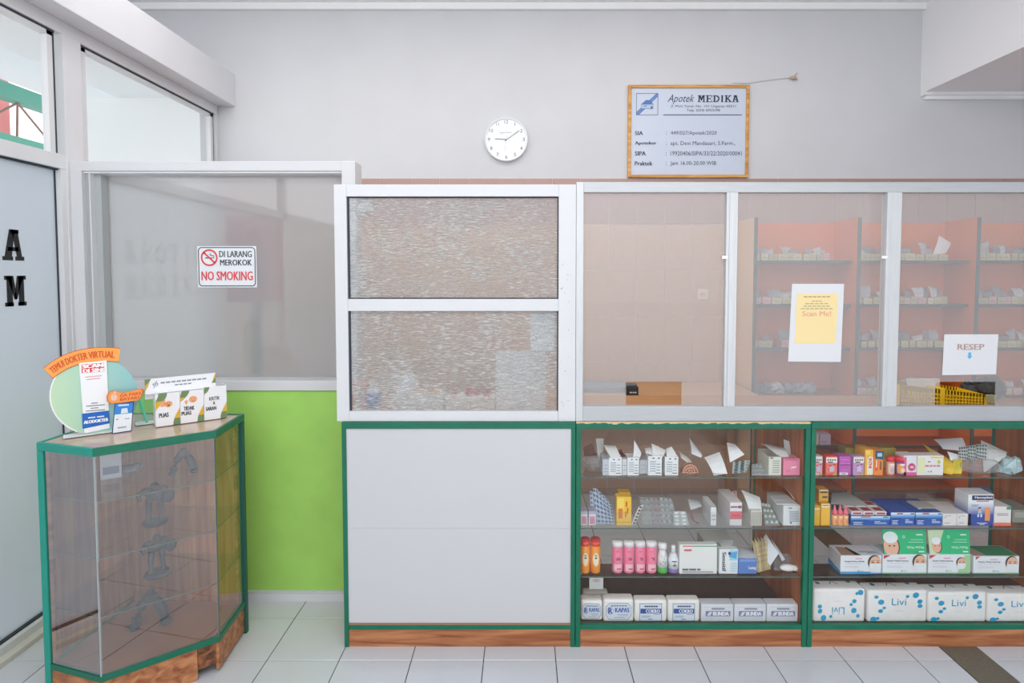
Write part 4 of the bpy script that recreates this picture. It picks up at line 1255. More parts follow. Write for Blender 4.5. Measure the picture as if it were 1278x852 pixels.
def blister(label, pts, nx, ny, foil='#c9ced2', pill='#e8e6e2', floor_z=None, bulge=0.0, group=None, pr=0.36):
    ob, c = sheet('blister_pack', label, 'blister pack', pts, M(foil, 0.35, metal=0.1, noise=0.1, scale=80), bulge, 0.001, floor_z, group)
    n = (c[1] - c[0]).cross(c[3] - c[0]).normalized()
    b_ = MB()
    lw, lh = (c[1] - c[0]).length / nx * pr, (c[3] - c[0]).length / ny * pr
    for i in range(nx):
        for j in range(ny):
            u, v = (i + 0.5) / nx, (j + 0.5) / ny
            p = c[0] * (1 - u) * (1 - v) + c[1] * u * (1 - v) + c[2] * u * v + c[3] * (1 - u) * v
            p = p + n * bulge * 4 * v * (1 - v)
            b_.ball(p, lw, 0.004, lh, 6, 4)
    pl = obj('pill_pockets', b_, M(pill, 0.3), ob, smooth=True); pl['kind'] = 'stuff'
    return ob


SHELF_WORD = ('top', 'second', 'third', 'fourth')
BAY_WORD = ('first', 'middle', 'last')
ORD = 'first second third fourth fifth sixth seventh eighth ninth tenth eleventh twelfth thirteenth fourteenth fifteenth sixteenth'.split()
rnd = random.Random(11)
for bay in range(3):
    for si in range(4):
        z = zs_[si]
        xa_, xb_ = dv[bay] + 0.014, dv[bay + 1] - 0.10
        if bay == 0 and si == 3: xb_ = dv[bay] + 0.52
        where = '%s shelf, %s orange bay' % (SHELF_WORD[si], BAY_WORD[bay])
        x_ = xa_
        k_ = 0
        while x_ < xb_ - 0.05:
            w_ = rnd.uniform(0.036, 0.066)
            h_ = rnd.uniform(0.040, 0.050)
            pink = rnd.random() < 0.25
            if rnd.random() < 0.94 and not (si == 3 and bay == 0):
                o = obj('medicine_box', MB().box(-w_ / 2, w_ / 2, 0, 0.11, 0, h_), M('#d8a9ab' if pink else rnd.choice(('#c6bd92', '#bdb68c', '#d2c7a2')), 0.5), None, 0.001, segs=1,
                        loc=(x_ + w_ / 2, 3.962 + rnd.uniform(0, 0.01), z + 0.0012))
                tag(o, '%s medicine box, %s along the %s' % ('small pink' if pink else 'small pale olive', ORD[k_], where), 'box', 'medicine boxes on the orange shelf')
                prints(o, front(w_), [R(w_ * .15, h_ * .3, w_ * .85, h_ * .42), R(w_ * .15, h_ * .58, w_ * .6, h_ * .68)], M('#9a8f78', 0.6), 0.0005)
                if rnd.random() < 0.9:
                    a_, b2 = rnd.uniform(-0.02, 0.0), rnd.uniform(0.02, 0.05)
                    hh_ = rnd.uniform(0.045, 0.095); y_ = 3.985 + rnd.uniform(0, 0.05); zz = z + h_ + 0.002
                    c_ = [Vector((x_ + a_ * .3, y_, zz)), Vector((x_ + w_, y_ + 0.01, zz)), Vector((x_ + w_ + b2 * .4, y_ + 0.04, zz + hh_ * rnd.uniform(.4, 1))), Vector((x_ + a_, y_ + 0.03, zz + hh_ * rnd.uniform(.4, 1)))]
                    l = obj('leaflet', shift(patch(c_, 0.012), c_[0]), M(rnd.choice(('#b5b2b6', '#98959a', '#8a878c', '#c9c7cb')), 0.5, noise=0.2, scale=60), None, loc=c_[0])
                    tag(l, 'crumpled grey leaflet over the %s box along the %s' % (ORD[k_], where), 'leaflet', 'leaflets on the orange shelf')
            elif si == 3 and bay == 0:
                w_ = 0.07
                o = obj('pill_bag', crumple(MB().ball((0, 0.05, 0.034), 0.050, 0.045, 0.034 * rnd.uniform(0.9, 1.4), 9, 6), 0.014, k_ + 9), M(rnd.choice(('#9b9aa2', '#c5c3ca', '#7f7f88')), 0.35, noise=0.3, scale=50, bump=0.6), None, loc=(x_ + w_ / 2, 3.96, z + 0.0012))
                tag(o, 'crumpled grey pill bag, %s along the %s' % (ORD[k_], where), 'bag', 'pill bags on the orange shelf')
            x_ += w_ + rnd.uniform(0.001, 0.012); k_ += 1
for k_, (x0, x1, yt, hx, nm) in enumerate(((1008, 1022, 541, '#c9a9a0', 'dusty pink'), (1023, 1037, 542, '#b79fb4', 'mauve'), (990, 1005, 540, '#c9bd92', 'pale olive'))):
    z = zs_[4]; a, b = PY(x0, 548, 3.965), PY(x1, yt, 3.965)
    o = obj('medicine_box', MB().box(0, b.x - a.x, 0, 0.1, 0, b.z - z), M(hx, 0.5), None, 0.001, segs=1, loc=(a.x, 3.965, z + 0.0012))
    tag(o, nm + ' box on the low orange shelf seen through the display counter', 'box', 'medicine boxes on the orange shelf')
    prints(o, Frame((0, 0, 0), (1, 0, 0), (0, 0, 1), (0, -1, 0)), [R(0.01, 0.02, 0.05, 0.026)], M('#8d7f78', .5), .0005)
# big white leaflet on the middle bay
sheet('folded_leaflet', 'tilted white leaflet on the top shelf of the middle orange bay', 'leaflet', [(1164, 318, 3.99), (1180, 316, 3.99), (1187, 303, 4.03), (1172, 294, 4.03)], M('#e9e6e6', 0.7), 0.01)

# wall socket
p = PY(877, 367, YB - 0.008)
so = thing('wall_socket', 'square beige wall socket on the tan tiles', 'socket', (p.x, YB - 0.008, p.z - 0.037))
obj('plate', MB().box(-0.037, 0.037, -0.008, 0, 0, 0.074), M('#e2cdb8', 0.4), so, 0.002)
obj('rocker', MB().box(-0.022, 0.022, -0.011, -0.008, 0.02, 0.054), M('#d8c2ac', 0.4), so, 0.0015)
obj('button', MB().box(-0.018, -0.004, -0.0125, -0.011, 0.034, 0.040).box(0.004, 0.008, -0.0125, -0.011, 0.03, 0.044), M('#8f7b6a', 0.4), so)

# low table against the tiled wall
zt_ = PY(800, 497, 3.62).z
x0_, x1_ = PY(640, 497, 3.62).x, dv[0] - 0.03
tb = thing('work_table', 'tan wooden work table against the tiled wall behind the sliding window', 'table', ((x0_ + x1_) / 2, 3.62, 0))
hw_ = (x1_ - x0_) / 2
obj('tabletop', MB().box(-hw_, hw_, 0, 0.56, zt_ - 0.03, zt_), M('#d2a87e', 0.4, noise=0.08, scale=5, stretch=(0.6, 8, 8)), tb, 0.002)
obj('edge_strip', MB().box(-hw_, hw_, -0.004, 0, zt_ - 0.028, zt_ - 0.004), M('#7a5136', 0.5), tb)
for sx in (-1, 1):
    for yy_ in (0.03, 0.50):
        obj('leg', MB().box(sx * (hw_ - 0.03) - 0.02, sx * (hw_ - 0.03) + 0.02, yy_, yy_ + 0.04, 0, zt_ - 0.03), M('#b98658', 0.5), tb, 0.002)
p = PY(789.5, 494, 3.70); q = PY(797, 485, 3.70)
cr = thing('card_reader', 'small black card reader with white lettering on the work table', 'card reader', (p.x, 3.70, zt_ + 0.0005))
w_, h_ = 2 * (q.x - p.x), 0.055
obj('body', MB().box(-w_ / 2, w_ / 2, 0, 0.06, 0, h_), M('#2b2a2c', 0.4), cr, 0.004)
prints(cr, front(w_), [R(w_ * .25, h_ * .3, w_ * .45, h_ * .45), R(w_ * .5, h_ * .3, w_ * .62, h_ * .45), R(w_ * .66, h_ * .3, w_ * .82, h_ * .45)], M('#e6e6e6', 0.5), 0.001)
obj('lid', MB().box(-w_ / 2 + 0.004, w_ / 2 - 0.004, 0.03, 0.09, h_, h_ + 0.012), M('#77777a', 0.5), cr, 0.002)
a, b = PY(715, 490, 3.80), PY(782, 484, 3.80)
lf = obj('lever_file', MB().box(a.x - 0.1, b.x, 0, 0.2, 0, 0.035), M('#8d9ba8', 0.5), None, 0.003, loc=(0, 3.80, zt_ + 0.0005))
tag(lf, 'flat blue grey folder lying on the work table beside the card reader', 'folder')

# things on the white counter, seen through the rippled glass
CT = ZT + 0.0008


def through(name, label, cat, x0, x1, yt, Yd, hexc, dep=0.06, bev=0.002):
    Yd += 0.12
    a, b = PY(x0, 505, Yd), PY(x1, yt, Yd)
    w_, h_ = b.x - a.x, b.z - CT
    o = obj(name, MB().box(-w_ / 2, w_ / 2, 0, dep, 0, h_), M(hexc, 0.5), None, bev, loc=((a.x + b.x) / 2, Yd, CT))
    return tag(o, label, cat), w_, h_


t_, w_, h_ = through('paper_tray', 'white shallow box behind the rippled glass', 'box', 492, 553, 491, 2.53, '#f1f1ef', 0.09)
prints(t_, front(w_), [R(0.01, 0.01, w_ - 0.01, 0.013)], M('#d8d8d6', 0.5)); PAPER_H = h_
t_, w_, h_ = through('vial_carton', 'low cream carton of red capped vials behind the rippled glass', 'carton', 556, 617, 496, 2.53, '#ece9e2', 0.09)
prints(t_, front(w_), [R(w_ * .5, 0.01, w_ * .53, h_ * .7)], M('#d9a59d', 0.5))
for k_, px in enumerate((567, 594, 607, 585)):
    p = PY(px, 490, 2.69)
    v = thing('medicine_vial', 'red capped vial on the low cream carton, ' + ('first', 'third', 'fourth', 'second')[k_] + ' along behind rippled glass', 'vial', (p.x, 2.69 + 0.012 * (k_ % 2), CT + h_ + 0.0006), 0, 'red capped vials')
    obj('body', MB().lathe([(0.014, 0), (0.015, 0.002), (0.015, 0.018), (0.010, 0.022)], 12), M('#c44b52', 0.3), v, smooth=False)
    obj('cap', MB().lathe([(0.011, 0.022), (0.011, 0.034), (0.009, 0.036)], 12), M('#a9333c', 0.4), v)
t_, w_, h_ = through('white_carton', 'tall plain white carton behind the rippled glass', 'carton', 619, 681, 438, 2.50, '#f4f5f6', 0.012)
prints(t_, front(w_), [R(w_ * .1, h_ * .1, w_ * .9, h_ * .105)], M('#e3e4e6', 0.5))
a, b = PY(662, 437, 2.478), PY(692, 389, 2.478)
t_ = obj('pinned_paper', MB().box(a.x, b.x, 0, 0.0008, a.z, b.z), M('#f6f7f8', 0.7), None, loc=(0, YF + 0.0225, 0))
tag(t_, 'white paper stuck to the inside of the lower rippled pane', 'paper')
p = PY(466, 505, 2.67)
bt = thing('medicine_bottle', 'white bottle with blue label behind the rippled glass', 'bottle', (p.x, 2.68, CT))
obj('body', MB().lathe([(0.030, 0), (0.032, 0.004), (0.032, 0.085), (0.020, 0.100), (0.018, 0.108)], 18), M('#e8eaf0', 0.4), bt, smooth=False)
obj('label_band', MB().lathe([(0.0325, 0.012), (0.0328, 0.013), (0.0328, 0.075), (0.0325, 0.076)], 18), M('#4667c8', 0.5), bt)
obj('cap', MB().lathe([(0.019, 0.108), (0.019, 0.125), (0.017, 0.128)], 14), M('#e9ebee', 0.4), bt)
for k_, (x0, x1, yt, hexc, nm) in enumerate(((438, 444, 478, '#e8a58a', 'salmon'), (445.5, 449, 476, '#d9d3cf', 'pale grey'), (450, 456, 480, '#dba48c', 'tan'))):
    t_, w_, h_ = through('ledger', nm + ' ledger standing upright behind the rippled glass', 'book', x0, x1, yt, 2.54, hexc, 0.12)
    prints(t_, front(w_), [R(w_ * .2, h_ * .6, w_ * .8, h_ * .8)], M('#f0e4dc', 0.6))
for k_, (px, hexc, nm) in enumerate(((520, '#e7a15e', 'orange'), (536, '#d9824a', 'amber'), (545, '#efb774', 'yellow'))):
    p = PY(px, 490, 2.68)
    t_ = obj('pill_strip', MB().box(-0.018, 0.018, 0, 0.05, 0, 0.012), M(hexc, 0.4), None, 0.002, loc=(p.x, 2.665, CT + PAPER_H + 0.0006))
    tag(t_, nm + ' pill strip lying on the white shallow box behind the rippled glass', 'pill strip')
p = PY(509, 470, 2.80)
t_ = obj('crumpled_paper', MB().ball((0, 0, 0.030), 0.055, 0.03, 0.030, 9, 6), M('#e9ecf4', 0.7, bump=0.6, noise=0.05, scale=50), None, loc=(p.x, 2.80, CT + 0.0006), smooth=False)
t_.scale = (1, 1, 2.4)
tag(t_, 'crumpled white bag behind the white shallow box and rippled glass', 'bag')
a, b = PY(447, 265, YF + 0.04), PY(462, 249, YF + 0.04)
t_ = obj('sensor_box', MB().box(a.x, b.x, 0, 0.03, a.z, b.z).box(b.x, b.x + 0.014, 0.004, 0.026, a.z + 0.004, b.z - 0.022), M('#f6f7f8', 0.4), None, 0.003, loc=(0, YF + 0.0225, 0))
tag(t_, 'small white sensor box in the upper corner of the rippled screen', 'sensor')

# yellow basket behind the hazy pane ----------------------------------------------------------
YBK = 2.715
x0_, x1_ = PY(1121, 500, YBK).x, PY(1233, 500, YBK).x
bk = thing('plastic_basket', 'yellow perforated plastic basket behind the opening in the hazy pane', 'basket', ((x0_ + x1_) / 2, YBK, CT))
hw_ = (x1_ - x0_) / 2
hl, hr = 0.105, 0.062
YEL = M('#ffd428', 0.35)
def wall_lattice(xa_, xb_, ha, hb, y0_, y1_, n, rows_):
    b_ = MB()
    f_h = lambda x_: ha + (hb - ha) * (x_ - xa_) / (xb_ - xa_)
    st_ = (xb_ - xa_) / n
    for i in range(n + 1):
        x_ = xa_ + i * st_
        b_.add([(x_ - st_ * .26, y0_, 0), (x_ + st_ * .26, y0_, 0), (x_ + st_ * .26, y0_, f_h(x_)), (x_ - st_ * .26, y0_, f_h(x_)),
                (x_ - st_ * .26, y1_, 0), (x_ + st_ * .26, y1_, 0), (x_ + st_ * .26, y1_, f_h(x_)), (x_ - st_ * .26, y1_, f_h(x_))],
               [(0, 1, 2, 3), (7, 6, 5, 4), (0, 3, 7, 4), (1, 5, 6, 2), (3, 2, 6, 7), (0, 4, 5, 1)])
    for j in range(rows_ + 1):
        f0 = j / rows_; t2 = 0.10
        a0, a1 = max(0, f0 - t2 * .5), min(1, f0 + t2 * .5)
        if j == rows_: a0 = 1 - 0.15
        b_.add([(xa_ - .004, y0_, ha * a0), (xb_, y0_, hb * a0), (xb_, y0_, hb * a1), (xa_ - .004, y0_, ha * a1), (xa_ - .004, y1_, ha * a0), (xb_, y1_, hb * a0), (xb_, y1_, hb * a1), (xa_ - .004, y1_, ha * a1)],
               [(0, 1, 2, 3), (7, 6, 5, 4), (0, 3, 7, 4), (1, 5, 6, 2), (3, 2, 6, 7), (0, 4, 5, 1)])
    return b_
xe = hw_ - 0.022
obj('front_lattice', wall_lattice(-hw_ + 0.012, xe, hl, hr, 0, 0.003, 26, 5), YEL, bk)
obj('rear_lattice', wall_lattice(-hw_ + 0.012, xe, hl, hr, 0.17, 0.173, 26, 5), YEL, bk)
obj('end_wall', MB().add([(-hw_ + 0.006, 0, 0), (-hw_ + 0.014, 0, 0), (-hw_ + 0.010, 0, hl), (-hw_ + 0.002, 0, hl), (-hw_ + 0.006, 0.173, 0), (-hw_ + 0.014, 0.173, 0), (-hw_ + 0.010, 0.173, hl), (-hw_ + 0.002, 0.173, hl)],
    [(0, 1, 2, 3), (7, 6, 5, 4), (0, 3, 7, 4), (1, 5, 6, 2), (3, 2, 6, 7), (0, 4, 5, 1)]), YEL, bk)
obj('end_wall', MB().add([(xe, 0, 0), (hw_, 0, 0), (hw_, 0, 0.012), (xe, 0, hr), (xe, 0.173, 0), (hw_, 0.173, 0), (hw_, 0.173, 0.012), (xe, 0.173, hr)],
    [(0, 1, 2, 3), (7, 6, 5, 4), (0, 3, 7, 4), (1, 5, 6, 2), (3, 2, 6, 7), (0, 4, 5, 1)]), YEL, bk)
xm = PY(1176, 500, YBK).x - bk.location.x
obj('divider', MB().box(xm - 0.012, xm + 0.012, -0.002, 0.17, 0.0, hl * 0.86), YEL, bk, 0.002)
obj('tray_floor', MB().box(-hw_ + 0.014, xe, 0.003, 0.17, 0.0, 0.003), YEL, bk)
# white receipt book in the basket, dark bags behind
a = PY(1131, 490, YBK + 0.1); b = PY(1169, 482, YBK + 0.1)
t_ = obj('receipt_book', MB().box(a.x, b.x, 0, 0.02, 0, 0.115), M('#e6e2da', 0.6), None, 0.001, loc=(0, YBK + 0.08, CT + 0.0035))
tag(t_, 'white receipt book standing inside the yellow basket', 'book')
p = PY(1243, 500, 2.85)
t_ = obj('plastic_bag', crumple(MB().ball((0, 0, 0.055), 0.08, 0.06, 0.055, 10, 7).ball((-0.06, 0.02, 0.045), 0.06, 0.05, 0.045, 9, 6), 0.014, 8), M('#3a3b39', 0.3, noise=0.5, scale=40, bump=0.5), None, loc=(p.x, 2.90, CT))
tag(t_, 'dark crumpled plastic bag beyond the yellow basket', 'bag')
a, b = PY(1233.5, 500, 2.79), PY(1243, 493, 2.79)
t_ = obj('price_tag', MB().box(a.x, b.x, 0, 0.02, 0, b.z - CT), M('#b8bd94', 0.5), None, 0.001, loc=(0, 2.79, CT))
tag(t_, 'small pale green tag box in front of the dark plastic bag', 'box')

# ================================================================== GOODS IN THE DISPLAY COUNTERS
YI = YC + 0.042


def carton(name, label, x0, x1, yt, z, col, ps=(), ts=(), Yf=YI, dep=0.10, cat='box', op=False, group=None, rough=0.45, flaps=(), yt_is_h=None):
    """a carton: photo-pixel extent of its front face at depth Yf, standing on height z"""
    ym = 0.5 * (yt + PYY(z, Yf))
    a, b = PY(x0, ym, Yf), PY(x1, ym, Yf)
    w_ = b.x - a.x; h_ = PY(0.5 * (x0 + x1), yt, Yf).z - z
    cx_ = (a.x + b.x) / 2
    if op:
        q_ = 0.0015
        mb = MB().box(-w_ / 2, w_ / 2, 0, q_, 0, h_).box(-w_ / 2, w_ / 2, dep - q_, dep, 0, h_).box(-w_ / 2, -w_ / 2 + q_, q_, dep - q_, 0, h_).box(w_ / 2 - q_, w_ / 2, q_, dep - q_, 0, h_).box(-w_ / 2 + q_, w_ / 2 - q_, q_, dep - q_, 0, q_)
        o = obj(name, mb, M(col, rough), None, loc=(cx_, Yf, z + 0.0006))
    else:
        o = obj(name, MB().box(-w_ / 2, w_ / 2, 0, dep, 0, h_), M(col, rough), None, 0.0012, segs=1, loc=(cx_, Yf, z + 0.0006))
    tag(o, label, cat, group)
    f_ = front(w_)
    byc = {}
    for hx, *rects in ps:
        prints(o, f_, [[(u * w_, v * h_) for u, v in (r if isinstance(r, list) else R(*r))] for r in rects], M(hx, 0.45), 0.0006 + 0.0003 * len(byc)); byc[len(byc)] = 1
    for t_ in ts:
        s_, u0, v0, u1, v1, hx = t_[:6]
        text(o, f_, s_, u0 * w_, v0 * h_, u1 * w_, v1 * h_, M(hx, 0.5), t_[6] if len(t_) > 6 else 0.01, e=0.002, turn=t_[7] if len(t_) > 7 else 0)
    for fl in flaps:
        c = [p - o.location for p in corners(fl[0])]
        obj('flap', patch(c, fl[2] if len(fl) > 2 else 0.004), M(fl[1], 0.6), o)
    return o


def PYY(z, Y):
    """photo row of height z at depth Y"""
    zz = z - EYE; c, s_ = math.cos(PITCH), math.sin(PITCH)
    return CY - F * (Y * s_ + zz * c) / (Y * c - zz * s_)


def lines(u0, u1, vs, t=0.05): return [(u0, v, u1, v + t) for v in vs]


A, B, C, D = SH[0], SH[1], SH[2], ZB
GREY_P = '#9aa3ad'
WH, LG = '#e8eaec', '#d4d8db'
# ---- middle counter, upper shelf
t_ = obj('plastic_pouch', crumple(MB().ball((0, 0.03, 0.035), 0.050, 0.03, 0.035, 10, 6), 0.010, 3), CLEAR_BAG, None, loc=(PY(742, 580, YI).x, YI + 0.02, A))
tag(t_, 'clear plastic pouch at the end of the upper shelf in the cotton counter', 'pouch')
t_ = obj('brown_sachet', MB().add([(-0.04, 0, 0), (0.03, 0.0, 0), (-0.01, 0.03, 0.09), (-0.05, 0.03, 0.07), (-0.04, 0.008, 0), (0.03, 0.008, 0), (-0.01, 0.034, 0.09), (-0.05, 0.034, 0.07)],
    [(0, 1, 2, 3), (7, 6, 5, 4), (0, 3, 7, 4), (1, 5, 6, 2), (3, 2, 6, 7), (0, 4, 5, 1)]), M('#9a6a55', 0.5), None, loc=(PY(742, 580, 2.62).x, 2.62, A + 0.0006))
tag(t_, 'brown sachet leaning behind the clear plastic pouch', 'sachet')
bx = [(760, 776, 571), (783, 797.5, 571), (809, 826, 569), (830, 846.5, 570)]
fl = [[((762, 571, YI + .005), (775, 571, YI + .005), (768, 556, YI + .07), (753, 555, YI + .07))],
      [((790, 571, YI + .004), (798, 572, YI + .02), (800.5, 565, YI + .03), (791.5, 549, YI + .03))],
      [((815, 571, YI + .01), (826, 572, YI + .01), (832, 562, YI + .05), (813, 553, YI + .06)), ((806, 565, YI + .03), (818, 570, YI + .02), (822, 556, YI + .07), (804, 559, YI + .07))],
      [((832, 570, YI + .01), (846, 571, YI + .01), (838, 557, YI + .05), (831, 560, YI + .05))]]
w4 = ('with a triangular flap', 'with one tall standing flap', 'with wide spread flaps', 'beside the coiled bronze blister')
for k_, (x0, x1, yt) in enumerate(bx):
    carton('opened_carton', 'white opened medicine carton ' + w4[k_] + ', upper shelf', x0, x1, yt, A, WH,
           [(GREY_P, *lines(.12, .55, (.2, .32, .44, .56, .68)), *lines(.6, .9, (.25, .4, .55))), ('#4a5058', (.55, .10, .92, .14), (.3, .86, .45, .92), (.7, .86, .85, .92))], dep=0.06, op=True, group='opened cartons on the upper shelf',
           flaps=[(f_, '#eceef0') for f_ in fl[k_]])
carton('side_carton', 'pale grey carton beside the first opened white carton on the upper shelf', 752, 760, 573, A, '#c3c7d0', [(GREY_P, *lines(.2, .8, (.2, .4, .6)))], dep=0.11)
carton('side_carton', 'narrow pale carton between the first two opened white cartons', 776.5, 782.5, 573, A, '#cfd2d6', [(GREY_P, *lines(.2, .8, (.3, .6)))], dep=0.11)
carton('side_carton', 'narrow grey carton between the second and third opened white cartons', 798, 808, 574, A, '#b9bdc2', [(GREY_P, *lines(.2, .8, (.3, .6)))], Yf=YI + 0.02, dep=0.10)
sheet('white_leaflet', 'small white leaflet standing above the pale grey carton on the upper shelf', 'leaflet', [(747, 574, 2.56), (752.5, 572, 2.56), (753.5, 547, 2.60), (743.5, 547, 2.60)], M('#dfe1de', 0.7), 0.004)
blister('dark red capsule strip lying over the opened white cartons', [(776, 572, YI + .03), (780.5, 569, YI + .03), (775, 560, YI + .06), (771.5, 563, YI + .06)], 1, 4, '#6a2a30', '#5a1f28')
# coiled blister
cb = MB()
for r_k, n in ((0.031, 11), (0.021, 8), (0.011, 4)):
    for k_ in range(n):
        a = 0.12 + (math.pi - 0.24) * k_ / (n - 1)
        cb.ball((math.cos(a) * r_k, 0.006, 0.004 + math.sin(a) * r_k * 1.15), 0.0046, 0.006, 0.0046, 6, 4)
cb.ball((0, 0.006, 0.004), 0.0046, 0.006, 0.0046, 6, 4)
t_ = obj('coiled_blister', MB().tube([(math.cos(0.0 + math.pi * k_ / 14) * 0.034, 0.03, math.sin(math.pi * k_ / 14) * 0.040) for k_ in range(15)], 0.004, 6), M('#8d5b49', 0.35, metal=0.4), None, loc=(PY(862, 585, YI).x, YI, A + 0.004))
tag(t_, 'coiled bronze blister strip on the upper shelf among white leaflets', 'blister pack')
pl = obj('pill_pockets', cb, M('#e8ab90', 0.4), t_, smooth=True); pl['kind'] = 'stuff'
sheet('white_leaflet', 'white rolled leaflet behind the coiled bronze blister', 'leaflet', [(850, 571, 2.53), (866, 583, 2.53), (858, 570, 2.58), (846, 562, 2.58)], M('#dfe2e2', 0.7), 0.006)
sheet('white_leaflet', 'tall white leaflet rising behind the coiled bronze blister', 'leaflet', [(863, 566, 2.58), (875, 571, 2.58), (876, 566, 2.60), (860, 546, 2.62)], M('#eef0f4', 0.7), 0.010)
sheet('white_leaflet', 'large folded white leaflet right of the coiled bronze blister', 'leaflet', [(891, 585, YI), (908, 583, YI), (898, 556, 2.56), (879, 563, 2.56)], M('#eef0f4', 0.7), 0.012, floor_z=A)
sheet('white_leaflet', 'white leaflet standing above the striped blister stack', 'leaflet', [(911, 577, 2.52), (929, 567, 2.52), (917, 554, 2.57), (907, 552, 2.57)], M('#eef0f4', 0.7), 0.008)
blister('dark blister pack lying under the large folded white leaflet', [(890, 592, YI), (906, 592, YI), (905, 587, 2.55), (893, 585, 2.55)], 3, 2, '#8b8a80', '#44453e', floor_z=A)
for k_ in range(5):
    d_ = 3.6 * k_
    blister('silver blister number %s in the striped stack on the upper shelf' % ORD[k_], [(914 + d_, 592, YI + .004 * k_), (917.5 + d_, 592, YI + .02 + .004 * k_), (922 + d_, 577, YI + .05 + .004 * k_), (915 + d_, 577, YI + .03 + .004 * k_)], 1, 4, '#5d7076' if k_ % 2 else '#c7d1cf', '#8fa3a6', floor_z=A, group='striped blister stack')
blister('large grey translucent blister on the upper shelf left of the cream carton', [(938, 592, YI), (959, 592, YI), (950, 577, 2.54), (938, 578, 2.54)], 3, 3, '#b7bcbc', '#8f969a', floor_z=A)
carton('opened_carton', 'cream opened carton under a long white leaflet on the upper shelf', 959.5, 975, 570, A, '#dcdacb', [(GREY_P, *lines(.3, .85, (.15, .27, .39, .51, .63, .75))), ('#5a6068', (.1, .9, .35, .97))], op=True, dep=0.12)
carton('pink_carton', 'pink carton beneath a tall white leaflet on the upper shelf', 977.5, 998.5, 572.5, A, '#e889a6', [('#d2607f', (.08, .9, .92, .96), (.15, .25, .4, .3)), ('#f6dfe6', [(.45, .42), (.75, .46), (.78, .56), (.5, .52)])], dep=0.06)
sheet('white_leaflet', 'long white leaflet lying over the cream carton on the upper shelf', 'leaflet', [(974, 571, 2.50), (985, 571, 2.50), (980, 559, 2.58), (950, 553, 2.58)], M('#e6e8ea', 0.7), 0.006)
sheet('white_leaflet', 'tall white leaflet standing behind the pink carton', 'leaflet', [(979, 571, 2.58), (1000, 576, 2.56), (1000, 556, 2.58), (978, 548, 2.60)], M('#e9ebf0', 0.7), 0.003)

# ---- middle counter, middle shelf
for k_, (x0, x1) in enumerate(((724.4, 733.6), (734.4, 744))):
    carton('pastel_carton', ('first', 'second')[k_] + ' small lilac carton with pink framed front at the end of the middle shelf', x0, x1, 638, B, '#b9b6cf', [('#f0e2d8', (.05, .04, .95, .80)), ('#caa3c0', (.15, .1, .85, .66)), ('#e2738c', *lines(.25, .75, (.2, .32, .44), .06))], dep=0.05)
for k_ in range(6):
    d_ = 4.6 * k_
    blister('blue striped blister, %s in the fan on the middle shelf' % ORD[k_], [(738 + d_ * 1.0, 655, YI + .02), (744 + d_, 655, YI + .02), (744 + d_ * .9 - 2, 612 + 4 * abs(k_ - 1), YI + .07), (736 + d_ * .9, 610 + 4 * abs(k_ - 1), YI + .07)], 2, 7, '#a9b4c6', '#5b6f96', floor_z=B, group='fan of blue striped blisters')
carton('yellow_carton', 'tall yellow carton with red lettering on the middle shelf', 769.5, 788, 620, B, '#f2c531', [('#f6d65a', (.04, .55, .5, .95)), ('#d8a32a', (.04, .1, .96, .14)), ('#e07a2a', (.12, .25, .40, .6)), ('#d8662a', (.58, .3, .66, .5), (.7, .42, .8, .62), (.6, .66, .72, .84))], dep=0.045)
carton('yellow_carton', 'yellow carton lid tilted on the tall yellow carton', 772, 787, 615, PY(780, 620, YI).z + 0.002, '#e0ac24', [('#c99a22', (.1, .3, .9, .5))], Yf=YI + 0.03, dep=0.05)
blister('white blister leaning against the tall yellow carton', [(788, 655, YI), (793, 655, YI + .01), (803, 630, YI + .03), (797, 633, YI + .02)], 1, 6, '#e6e4da', '#55564e', floor_z=B)
for k_, (x0, c_, pp) in enumerate(((802, '#a3a6a6', '#9a9d9d'), (814, '#989b9b', '#a98d8d'), (826, '#a0a3a4', '#adb0b0'))):
    blister(('first', 'second', 'third')[k_] + ' grey translucent blister behind the acrylic lip of the middle shelf', [(x0, 655, YI + .01), (x0 + 22, 655, YI + .01), (x0 + 12, 622, YI + .10), (x0 - 4, 620, YI + .10)], 3, 5, c_, pp, floor_z=B)
blister('silver blister with white capsules on the middle shelf', [(840.5, 655, YI), (860, 655, YI), (856, 637, YI + .03), (840.5, 637, YI + .03)], 2, 4, '#aeb6b8', '#eff1f1', floor_z=B)
t_ = MB()
for j_ in range(4):
    t_.tube([(0.004 * j_ + 0.034 * (1 - math.cos(a_)) - 0.03, 0.01 + 0.006 * j_, 0.058 - 0.05 * math.sin(a_) - 0.004 * j_) for a_ in [k_ * 0.19 for k_ in range(9)]], 0.0022, 5)
t_ = obj('rolled_blister', t_, M('#9c5f75', 0.35, metal=0.3), None, loc=(PY(871, 650, YI).x, YI, B + 0.002))
tag(t_, 'rolled magenta blister strip on the middle shelf', 'blister pack')
carton('slim_carton', 'slim white carton with blue edge on the middle shelf', 887, 894, 632, B, '#e3e6e8', [('#54708e', (.0, .97, 1, 1.0)), (GREY_P, *lines(.2, .8, (.3, .5)))], dep=0.12)
sheet('white_leaflet', 'pale leaflet behind the rolled magenta blister', 'leaflet', [(862, 636, 2.54), (876, 632, 2.54), (873, 625, 2.60), (858, 622, 2.60)], M('#ccd2d6', 0.7), 0.008)
o = carton('long_carton', 'long white carton with a red band on its lower front, middle shelf', 911, 926, 627, B, '#e6e3e4', [('#e2626f', (.0, .28, 1, .62)), ('#c23a4c', (.15, .42, .85, .48)), ('#8e4a5c', (.05, .78, .6, .84), (.65, .76, .95, .86))], dep=0.16)
blister('pink speckled blister bundle on the long white carton', [(905, 627, 2.56), (921, 626, 2.56), (919, 612, 2.60), (902, 616, 2.60)], 4, 3, '#d5b9bc', '#b76472')
